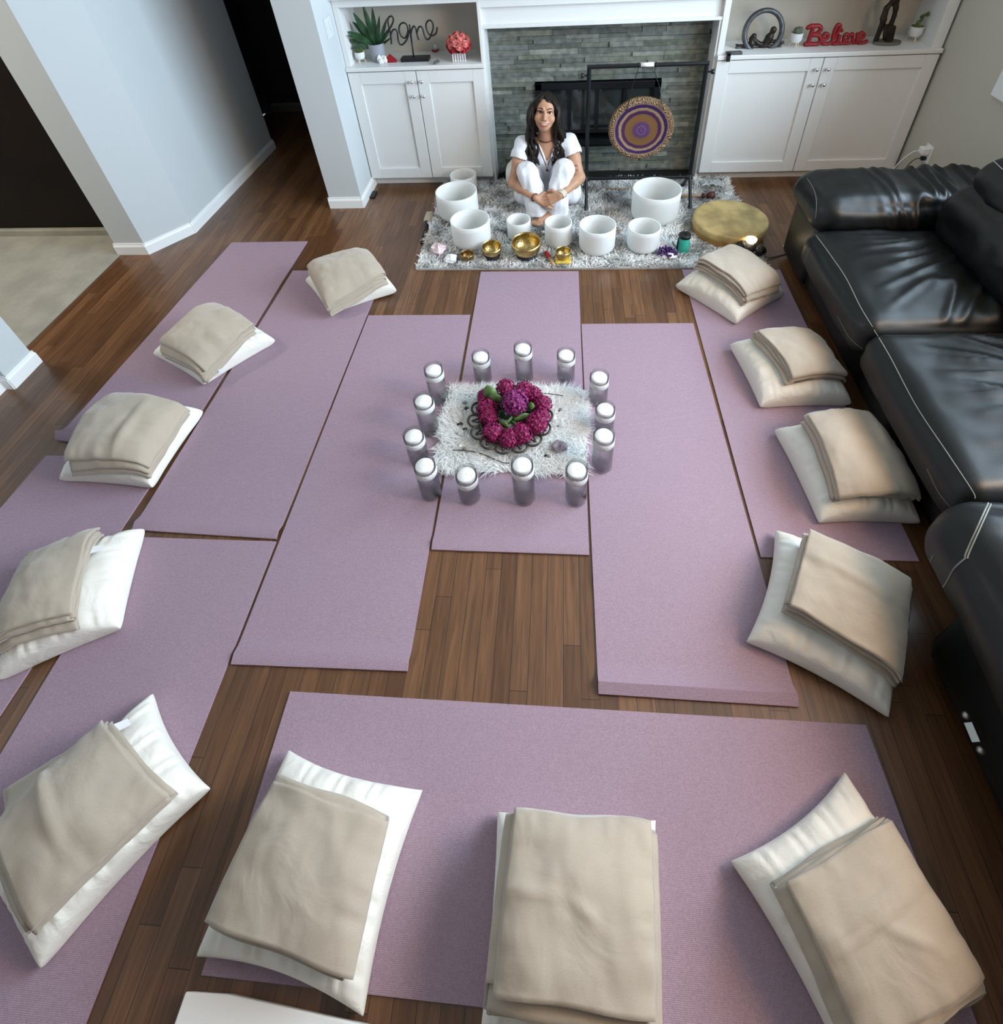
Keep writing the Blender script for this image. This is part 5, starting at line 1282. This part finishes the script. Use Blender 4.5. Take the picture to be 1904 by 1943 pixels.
# trunk
g.ell((-.113, 3.735, .13), (.165, .115, .11), k=.03)
g.chain([(-.113, 3.735, .14), (-.113, 3.72, .26), (-.113, 3.68, .38), (-.113, 3.655, .45)], [.115, .10, .105, .075], .04)
g.cap((-.20, 3.655, .415), (-.025, 3.655, .418), .075, k=.05)
g.cap(Lsh, (-.113, 3.645, .485), .043, .05, .04); g.cap(Rsh, (-.113, 3.645, .485), .043, .05, .04)
g.cap((-.113, 3.64, .47), nk, .052, .046, .03); g.cap(nk, HC + Vector((.003, .02, -.06)), .046, .05, .02)
# head: cranium, jaw, chin, cheeks, nose, sockets
g.ell(hp(0, .028, -.018), (.073, .088, .088), B=HB, k=.02)
g.ell(hp(0, -.030, .018), (.061, .066, .064), B=HB, k=.02)
g.ell(hp(0, -.080, .050), (.028, .022, .026), B=HB, k=.028)
g.ell(hp(0, .050, .030), (.056, .045, .048), B=HB, k=.02)
for s in (-1, 1):
    g.ell(hp(s * .040, -.024, .052), (.025, .026, .026), B=HB, k=.018)
    g.ell(hp(s * .031, .013, .094), (.0155, .0085, .014), B=HB, k=.010, sub=True)
    g.cap(hp(s * .014, .030, .078), hp(s * .044, .030, .066), .009, .008, k=.012)
    g.ell(hp(s * .0105, -.030, .084), (.0075, .0065, .009), B=HB, k=.006)
    g.ell(hp(s * .070, .000, -.012), (.009, .028, .018), B=HB, k=.006)
g.chain([hp(0, .020, .078), hp(0, -.008, .090), hp(0, -.027, .098)], [.0075, .0085, .0105], .008)
g.ell(hp(0, -.056, .074), (.028, .017, .014), B=HB, k=.014)
# arms
for sh, el, wr in ((Lsh, Lel, Lwr), (Rsh, Rel, Rwr)):
    mid = lerp(sh, el, .45)
    g.chain([sh, mid, el], [.046, .042, .033], .025)
    f1 = lerp(el, wr, .3)
    g.chain([el, f1, wr], [.034, .036, .0215], .02)
# hands: each rests over the other forearm, fingers curled round it
def hand(wr, di, dn, sgn, curl):
    """di: direction of the fingers, dn: back of the hand"""
    di = di.normalized(); sd = di.cross(dn).normalized() * sgn; dn = sd.cross(di).normalized() * sgn
    if dn.y > 0: dn = -dn
    pm = wr + di * .052
    for q in (-.026, -.009, .009, .026): g.cap(wr + di * .012 + sd * q * .55, wr + di * .078 + sd * q, .0135, .0115, .012)
    ln = [.058, .068, .072, .062]
    for i, q in enumerate((.030, .0105, -.0095, -.028)):
        a = wr + di * .078 + sd * q
        d1 = (di - dn * .35 * curl + sd * q * 2).normalized(); d2 = (di * .75 - dn * .95 * curl).normalized(); d3 = (di * .2 - dn * 1.2 * curl).normalized()
        b = a + d1 * ln[i] * .46; c = b + d2 * ln[i] * .32; e = c + d3 * ln[i] * .26
        g.chain([a, b, c, e], [.0098, .0088, .0078, .0066], .004)
    th = wr + di * .022 + sd * .022; t1 = th + (di * .6 + sd * .85 - dn * .15).normalized() * .036; t2 = t1 + (di * .95 + sd * .25 - dn * .35 * curl).normalized() * .030
    g.chain([th, t1, t2], [.0125, .0105, .0085], .008)
hand(Rwr, Vector((-.80, -.02, -.30)), Vector((0, -.8, .6)), 1, .75)
hand(Lwr + Vector((0, .012, -.006)), Vector((.80, -.10, -.27)), Vector((0, -.8, .6)), -1, .35)
# legs under the trousers, bare feet
for hi_, kn, an in ((Lhip, Lkn, Lan), (Rhip, Rkn, Ran)):
    g.chain([hi_, lerp(hi_, kn, .5), kn], [.078, .066, .052], .02); g.chain([kn, lerp(kn, an, .35), an], [.050, .048, .030], .02)
def foot(an, toe, side):
    d = (toe - an); d.z = 0; d.normalize(); s = Vector((-d.y, d.x, 0))
    heel = Vector((an.x, an.y, RZ + .028)) - d * .035
    g.cap(an, heel, .030, .026, .02); g.cap(an + Vector((0, 0, -.02)), Vector((an.x, an.y, RZ + .026)) + d * .11, .030, .020, .02)
    for i in range(5):
        b = Vector((an.x, an.y, RZ + .018)) + d * .11 + s * (i - 2) * .0145; g.cap(b, b + d * (.052 - .006 * abs(i - (1 if side > 0 else 3))), .0125, .0095, .008)
foot(Ran + Vector((.005, -.005, 0)), Vector((-.24, 3.27, 0)), 1)
foot(Lan + Vector((.01, .03, 0)), Vector((-.01, 3.33, 0)), -1)
V, F = g.mesh(); V = relax(V, F, 1, .35)
pt = thing('person', 'seated woman in white with long dark hair, arms round her raised knees', 'person', (-.113, 3.6, RZ))
body = obj('body', (V, F), M['skin'], pt, smooth=True)
bvh = BVHTree.FromPolygons([Vector(p) for p in V], [tuple(q) for q in F])
def face(r, u, off=.0):
    o = hp(r, u, .3); h = bvh.ray_cast(o, -fwd)
    return (h[0] if h[0] is not None else hp(r, u, .08)) + fwd * off
mb = MB(); me_ = MB(); ml = MB()
for s in (-1, 1):
    c = face(s * .031, .013, -.004)
    mb.ball(c, .0125, 12, sc=(1, .42, 1), rot=Matrix((rt, fwd, up)).transposed() @ Matrix.Identity(3))
    me_.ball(c + fwd * .0052 - up * .0005, .0068, 10)
    ml.tube([face(s * (.031 + q * .0175), .0135 + .0068 * (1 - q * q) + (.0016 * q if q > 0 else 0) , .0022) for q in (-1, -.6, -.2, .2, .6, 1)], [.0012, .0024, .0028, .0028, .0026, .0012], 6)
    ml.tube([face(s * (.031 + q * .0165), .0125 - .0055 * (1 - q * q), .0016) for q in (-1, -.5, 0, .5, 1)], .0010, 6)
obj('eyes', mb, M['sclera'], body, smooth=True); obj('irises', me_, M['eye'], body, smooth=True)
for s in (-1, 1):
    ml.tube([face(s * x, u, .0012) for x, u in ((.014, .0305), (.024, .0365), (.035, .0385), (.047, .0325))], [.0024, .0034, .0030, .0012], 6)
obj('brows_and_lashes', ml, M['hair'], body, smooth=True)
tw = .0275
obj('teeth', MB().grid(lambda a, b: face((2 * a - 1) * tw, -.0535 - .0085 * (1 - (2 * a - 1) ** 2) * 1.15 + .0125 * (1 - (2 * a - 1) ** 2) * b + .001, .0012), 15, 5), M['teeth'], body, smooth=True, solid=.001)
lp = MB().tube([face(q * .033, -.0505 - .0045 * (1 - q * q) + .001 * (abs(q) < .3), .0012) for q in (-1, -.75, -.5, -.25, 0, .25, .5, .75, 1)], [.0012, .0022, .0027, .0030, .0026, .0030, .0027, .0022, .0012], 8)
lp.tube([face(q * .032, -.0510 - .0195 * (1 - q * q), .0012) for q in (-1, -.75, -.5, -.25, 0, .25, .5, .75, 1)], [.0012, .0024, .0034, .0040, .0042, .0040, .0034, .0024, .0012], 8)
obj('lips', lp, M['lips'], body, smooth=True)
# shirt
s_ = SDF((-.40, 3.48, .05), (.18, 3.88, .56), .0045)
s_.ell((-.113, 3.735, .15), (.172, .125, .10), k=.03)
s_.chain([(-.113, 3.735, .16), (-.113, 3.72, .27), (-.113, 3.68, .38), (-.113, 3.655, .45)], [.128, .116, .118, .086], .04)
s_.cap((-.20, 3.655, .415), (-.025, 3.655, .418), .086, k=.05)
s_.cap(Lsh, (-.113, 3.648, .483), .053, .056, .03); s_.cap(Rsh, (-.113, 3.648, .483), .053, .056, .03)
for sh, el in ((Lsh, Lel), (Rsh, Rel)):
    s_.chain([sh, lerp(sh, el, .30), lerp(sh, el, .56)], [.055, .058, .062], .025)
    d = (el - sh).normalized(); e = lerp(sh, el, .60); s_.cap(e, e + d * .2, .085, .085, .004, sub=True)
for i in range(9):     # open V of the neckline
    t_ = i / 8; z_ = .365 + .16 * t_; s_.cap((-.108, 3.50, z_), (-.108, 3.63, z_), .004 + .052 * t_, k=.006, sub=True)
s_.cap((-.113, 3.64, .50), (-.113, 3.62, .60), .066, .075, .01, sub=True)
V2, F2 = s_.mesh(); V2 = [Vector(p) for p in relax(V2, F2, 1, .3)]
V2 = [p + Vector((.007 * noise.noise(p * 18), .010 * noise.noise(p * 16 + Vector((4, 0, 0))), .004 * noise.noise(p * 15 + Vector((0, 7, 0))))) for p in V2]
obj('shirt', (V2, F2), M['cotton'], pt, smooth=True)
# trousers
q = SDF((-.42, 3.30, RZ - .002), (.20, 3.90, .50), .0045)
q.ell((-.113, 3.745, .13), (.178, .125, .115), k=.03)
for hi_, kn, an, fl_ in ((Lhip, Lkn, Lan, Vector((-.03, .0, 0))), (Rhip, Rkn, Ran, Vector((.035, .01, 0)))):
    q.chain([hi_, lerp(hi_, kn, .5), kn], [.095, .082, .068], .025)
    q.chain([kn, lerp(kn, an, .4), lerp(kn, an, .78) + fl_ * .5, an + fl_ + Vector((0, .015, -.01))], [.068, .070, .072, .078], .02)
q.ell((-.27, 3.62, .11), (.075, .12, .09), k=.04); q.ell((.055, 3.62, .11), (.075, .12, .09), k=.04)
q.cap((-.20, 3.22, .055), (-.03, 3.22, .055), .10, k=.012, sub=True)     # hems end above the feet
q.cap((-.19, 3.32, .02), (-.03, 3.30, .02), .052, k=.01, sub=True)
V2, F2 = q.mesh(); V2 = [Vector(p) for p in relax(V2, F2, 1, .3)]
def crinkle(p):
    a = math.atan2(p.x + .113, p.y - 3.5); return p + Vector(((.011 * noise.noise(Vector((p.x * 26, p.y * 26, p.z * 5)))), .011 * noise.noise(Vector((p.x * 24 + 3, p.y * 24, p.z * 6))), .005 * noise.noise(p * 20)))
V2 = [crinkle(p) for p in V2]; V2 = [Vector((p.x, p.y, max(p.z, RZ))) for p in V2]
obj('trousers', (V2, F2), M['cotton'], pt, smooth=True)
# hair: cap plus long waved locks
h_ = SDF((-.36, 3.42, .28), (.13, 3.80, .86), .0036)
h_.ell(hp(0, .038, -.030), (.086, .094, .100), B=HB, k=.01)
h_.ell(hp(.004, -.030, .085), (.066, .092, .075), B=HB, k=.012, sub=True)
rg = random.Random(12)
def lock(pts, r0, ph, amp):
    P = smoothpath(pts, 7); n = len(P); W = []
    for i, p in enumerate(P):
        t = i / (n - 1); a = amp * max(0, t - .12)
        W.append(p + Vector((a * math.sin(t * 13 + ph), a * .6 * math.cos(t * 11 + ph), 0)))
    R = [r0 * (1 - .45 * (i / (n - 1)) ** 3) for i in range(n)]
    h_.chain(W, R, .0028)
for s in (-1, 1):
    for i in range(38):
        k = i / 37; ph = rg.random() * 6
        back = -.07 + .115 * k + rg.uniform(-.012, .012)
        top = hp(s * .012, .122 - .02 * abs(k - .5), .01 + .055 * k - .05)
        side = hp(s * (.089 - .010 * k + rg.uniform(-.006, .010)), .045, back * .9 + .005)
        jaw = hp(s * (.089 + rg.uniform(-.012, .018) - .008 * k), -.055, back * .75 + .012)
        shz = Vector((HC.x + s * (.098 + rg.uniform(-.028, .030)), 3.575 + (.055 * (1 - k)) + rg.uniform(-.015, .015), .525))
        cz = Vector((HC.x + s * (.094 + rg.uniform(-.040, .036)), 3.555 + .03 * (1 - k) + rg.uniform(-.012, .012), .440))
        end = Vector((HC.x + s * (.080 + rg.uniform(-.035, .040)), 3.545 + rg.uniform(-.01, .02), rg.uniform(.345, .385)))
        lock([top, side, jaw, shz, cz, end], rg.uniform(.0060, .0095), ph, .017)
for i in range(14):
    x = -.085 + .17 * i / 13; lock([hp(x * .3, .12, -.05), hp(x, .03, -.118), Vector((HC.x + x, 3.70, .56)), Vector((HC.x + x * 1.1, 3.735, .44))], .013, rg.random() * 6, .008)
for s, sw in ((-1, .8), (1, 1)):      # front strands sweeping off the forehead
    for i in range(7):
        k = i / 6; lock([hp(-.016 + .004 * i * s, .118 - .006 * i, .030 + .006 * i), hp(s * (.050 + .004 * k), .076 - .012 * k, .062 - .012 * k), hp(s * .0765, .008, .036 - .012 * k), hp(s * .081, -.050, .026 - .01 * k)], .0075, i, .003)
V2, F2 = h_.mesh()
obj('hair', (V2, F2), M['hair'], pt, smooth=True)
# jewellery
def band(a, b, t, r, rr, m, name, tilt=0):
    c = lerp(a, b, t); d = (b - a).normalized(); u = d.orthogonal().normalized(); v = d.cross(u)
    return obj(name, MB().tube([c + u * r * math.cos(x) + v * r * math.sin(x) for x in np.linspace(0, 2 * PI, 24, endpoint=False)], rr, 6, closed=True), m, pt, smooth=True)
for t_ in (.86, .90, .94, .98): band(Rel, Rwr, t_, .0285 - .003 * (t_ - .86) / .12, .0042, M['ivory'], 'bracelet')['label'] = 'ivory bead bracelet'
band(Lel, Lwr, .95, .0275, .0040, M['beads'], 'bracelet')['label'] = 'brown bead bracelet'
nc = lerp(Vector((-.113, 3.64, .47)), nk, .72)
obj('choker', MB().tube([nc + Vector((.053 * math.cos(x), .053 * math.sin(x), .012 * math.sin(x) - .004)) for x in np.linspace(0, 2 * PI, 30, endpoint=False)], .0045, 7, closed=True), M['beads'], pt, smooth=True)
ck = []
for x, z_ in ((-.165, .50), (-.152, .46), (-.135, .41), (-.117, .355), (-.108, .30), (-.098, .355), (-.082, .41), (-.066, .46), (-.052, .50)):
    hh = bvh.ray_cast(Vector((x, 3.2, z_)), Vector((0, 1, 0))); ck.append(Vector((x, min((hh[0].y if hh[0] else 3.56) - .012, 3.575), z_)))
obj('long_necklace', MB().tube(smoothpath(ck, 4), .0032, 6).ball(ck[4], .010, 8), M['beads'], pt, smooth=True)
ac = lerp(Rsh, Rel, .66); hh = bvh.ray_cast(ac + Vector((.06, -.25, .02)), (ac - (ac + Vector((.06, -.25, .02)))).normalized())
tc_ = hh[0] if hh[0] is not None else ac
tp = []
for x in np.linspace(.8, 5.4, 14):
    o_ = tc_ + Vector((.015 * math.cos(x), -.08, .015 * math.sin(x))); h2 = bvh.ray_cast(o_, Vector((-.15, .98, 0)).normalized())
    if h2[0] is not None: tp.append(h2[0])
if len(tp) > 3: obj('tattoo', MB().tube(tp, .0024, 5), M['beads'], body, smooth=True)
# cushion behind her
mb = MB().pad((-.42, 3.80, RZ), (-.20, 4.0, .20), .06, (.01, .01, .02), (10, 10, 8)); tag(obj('floor_cushion', mb, M['pillow'], smooth=True), 'white floor cushion partly hidden behind the seated woman', 'cushion')
# ------------------------------------------------------------------ black leather sofa
t = thing('leather_sofa', 'black leather reclining sofa with white stitching along the right wall', 'sofa', (1.85, 1.6, 0))
def ridge(p, fx, fy, fz, s=0.0):
    q = noise.noise(Vector((p.x * fx + s, p.y * fy, p.z * fz))) ; return (1 - abs(q)) ** 4
def wr_seat(cx, cy, seed, amp=.020):
    def f(p, q):
        if q[2] < .2: return .004 * noise.noise(p * 7)
        w = max(0, 1 - q[0] ** 4) * max(0, 1 - q[1] ** 6)
        rx = max(0, min(1, (p.x - 1.38) / .22))
        # creases fan out from the back corner
        a = math.atan2(p.y - cy, p.x - cx); r = math.hypot(p.x - cx, p.y - cy)
        n1 = (1 - abs(noise.noise(Vector((a * 9 + seed, r * 1.4, 0))))) ** 6
        n2 = fbm(Vector((p.x * 3.2 + seed, p.y * 3.2, 2)))
        return amp * w * (rx * (n1 * 1.1) + .9 * n2 * .6) 
    return f
base = MB().pad((1.37, .70, .02), (2.36, 2.98, .34), .03, n=(8, 16, 6)); obj('base', base, M['leather'], t, smooth=True)
SX = 1.29
# seat cushions with rounded fronts
obj('seat_cushion', MB().pad((SX - .025, 1.832, .235), (2.02, 2.60, .445), .075, (.012, .0, .035), (56, 56, 14), wr_seat(2.2, 2.55, 1.0)), M['leather'], t, smooth=True)
obj('seat_cushion', MB().pad((SX - .025, 1.045, .235), (2.02, 1.828, .445), .075, (.012, .0, .035), (56, 56, 14), wr_seat(2.3, 1.35, 5.0)), M['leather'], t, smooth=True)
# front flaps under the cushions
obj('front_panel', MB().pad((SX + .075, 1.84, .03), (SX + .16, 2.595, .30), .035, (.02, 0, 0), (8, 24, 10), lambda p, q: .004 * noise.noise(p * 9)), M['leather'], t, smooth=True)
obj('front_panel', MB().pad((SX + .075, 1.05, .03), (SX + .16, 1.825, .30), .035, (.02, 0, 0), (8, 24, 10), lambda p, q: .004 * noise.noise(p * 8)), M['leather'], t, smooth=True)
# far arm: body plus rolled pad
obj('arm', MB().pad((1.39, 2.605, .02), (2.36, 3.03, .48), .05, n=(16, 10, 10)), M['leather'], t, smooth=True)
def wr_arm(p, q):
    k = max(0, min(1, (p.x - 1.55) / .3)) * max(0, min(1, (2.36 - p.x) / .1)); return .028 * k * (ridge(p + Vector((.25 * p.z, 0, 0)), 16, 2.2, 2.2) - .45) + .006 * fbm(p * 5)
obj('arm_pad', MB().pad((1.312, 2.575, .365), (2.30, 3.04, .585), .105, (.006, .012, .022), (96, 26, 16), wr_arm), M['leather'], t, smooth=True)
obj('arm_front', MB().pad((1.352, 2.62, .03), (1.41, 2.99, .42), .028, (.012, 0, 0), (6, 14, 14)), M['leather'], t, smooth=True)
# back cushions and frame
def wr_back(seed):
    return lambda p, q: .016 * (fbm(Vector((p.x * 3 + seed, p.y * 4, p.z * 5))) + .5 * ridge(p, 3, 8, 3, seed) - .3)
obj('back_frame', MB().pad((2.20, .30, .05), (2.385, 2.75, .80), .06, n=(6, 20, 10)), M['leather'], t, smooth=True)
for y0, y1, sd in ((1.84, 2.60, 2), (1.04, 1.83, 7)):
    obj('back_cushion', MB().pad((1.85, y0, .40), (2.30, y1, .74), .12, (.03, .01, .02), (20, 30, 26), wr_back(sd)), M['leather'], t, smooth=True)
    obj('head_cushion', MB().pad((1.93, y0 + .01, .64), (2.34, y1 - .01, .875), .11, (.03, .01, .02), (20, 30, 20), wr_back(sd + 3)), M['leather'], t, smooth=True)
# near end: wide reclining section that stands further out
def wr_near(p, q):
    return .018 * max(0, min(1, (p.x - 1.13) / .12)) * (ridge(p, 2.5, 15, 3, 3) - .4) + .008 * fbm(p * 4)
obj('near_arm', MB().pad((1.15, -.35, .02), (2.36, .78, .46), .06, n=(20, 22, 10)), M['leather'], t, smooth=True)
obj('near_arm_pad', MB().pad((1.095, -.33, .30), (2.30, 1.00, .56), .12, (.02, .01, .03), (60, 70, 18), wr_near), M['leather'], t, smooth=True)
# white stitched seams
bvs = {}
bpy.context.view_layer.update()
def lay(pts, r=.0018, n=10):
    '''a seam that follows the leather through these points of the view'''
    out = []
    P = smoothpath([Vector((x, y, 0)) for x, y in pts], n)
    for q in P:
        d = _ray(q.x, q.y).normalized(); best = None
        for o in t.children:
            if o.type != 'MESH' or o.name.startswith('seam'): continue
            if o.name not in bvs: bvs[o.name] = BVHTree.FromPolygons([v.co + Vector(t['_b']) for v in o.data.vertices], [tuple(f.vertices) for f in o.data.polygons])
            h = bvs[o.name].ray_cast(Vector((0, 0, CH)), d)
            if h[0] is not None and (best is None or h[3] < best[1]): best = (h[0] - d * .001, h[3])
        if best and best[1] < 3.6 and (not out or (best[0] - out[-1]).length < .12): out.append(best[0])
        elif best and len(out) < 8: out = [best[0]]
    if len(out) > 2:
        o = obj('seam_stitching', MB().tube(out, r, 5), M['stitch'], t, smooth=True); o['label'] = 'off white seam stitching'
lay([(1541, 436), (1575, 482), (1606, 528), (1633, 582), (1656, 620)]); lay([(1659, 626), (1690, 678), (1740, 772), (1800, 862), (1846, 932), (1850, 946)])
lay([(1590, 600), (1612, 640), (1638, 663)], .0012); lay([(1760, 890), (1782, 935), (1815, 975)], .0012)
lay([(1512, 530), (1526, 500), (1538, 470)], .0012); lay([(1532, 338), (1545, 360), (1550, 385), (1548, 415)], .0014)
lay([(1880, 946), (1862, 985), (1834, 1048), (1832, 1058)], .0022); lay([(1885, 948), (1867, 987), (1839, 1050), (1837, 1060)], .0022)
lay([(1834, 1058), (1812, 1078), (1795, 1108), (1780, 1125)], .0022); lay([(1779, 1124), (1770, 1092), (1766, 1070), (1772, 1054)], .002)
lay([(1866, 291), (1886, 306), (1903, 322)], .0024)
# metal recliner lever
a, c = on_x(1834, 1358, 1.118), on_x(1862, 1424, 1.118)
lv_ = obj('recliner_lever', MB().tube([a.lerp(c, .22), a.lerp(c, .78)], .014, 4), M['steel'], t); lv_['label'] = 'steel recliner lever plate'
for p in (a, c): obj('lever_bolt', MB().ball(p, .011, 10), M['steel'], lv_, smooth=True)

# ------------------------------------------------------------------ light
def area(name, loc, rot, sx, sy, e, col, spread=180):
    d = bpy.data.lights.new(name, 'AREA'); d.shape = 'RECTANGLE'; d.size = sx; d.size_y = sy; d.energy = e; d.color = col; d.spread = math.radians(spread)
    o = bpy.data.objects.new(name, d); COL.objects.link(o); o.location = loc; o.rotation_euler = rot; return o
area('daylight_window', (2.56, (WY0 + WY1) / 2, (WZ0 + WZ1) / 2), (0, PI / 2, 0), WZ1 - WZ0 - .05, WY1 - WY0 - .05, 222, (.66, .845, 1.0), 140)
area('warm_fill_right', (2.28, .55, 2.40), (0, math.radians(42), 0), .9, .9, 58, (1.0, .66, .39))  # added warm light without a fixture, set low at right to shape shadows
area('rear_fill', (-.9, -2.5, 1.8), (PI / 2, 0, 0), 2.2, 1.8, 5, (1, .86, .72))  # added weak warm fill behind the camera, no window there
area('foyer_fill', (-4.2, 2.2, CEIL - .05), (0, 0, 0), .5, .5, 60, (1, .92, .8))  # added fill to brighten the foyer carpet, source not seen
w = bpy.data.worlds.new('world'); SC.world = w; w.use_nodes = True
bg = w.node_tree.nodes['Background']; bg.inputs['Color'].default_value = (.75, .85, 1, 1); bg.inputs['Strength'].default_value = .5
SC.view_settings.view_transform = 'Standard'; SC.view_settings.look = 'None'; SC.view_settings.gamma = 1; SC.view_settings.use_curve_mapping = False
SC.view_settings.exposure = -0.08
try:
    SC.cycles.max_bounces = 8; SC.cycles.diffuse_bounces = 4; SC.cycles.adaptive_threshold = .05; SC.cycles.transparent_max_bounces = 24; SC.cycles.transmission_bounces = 8; SC.cycles.use_denoising = True
except Exception: pass
for o in bpy.data.objects:
    if '_b' in o: del o['_b']
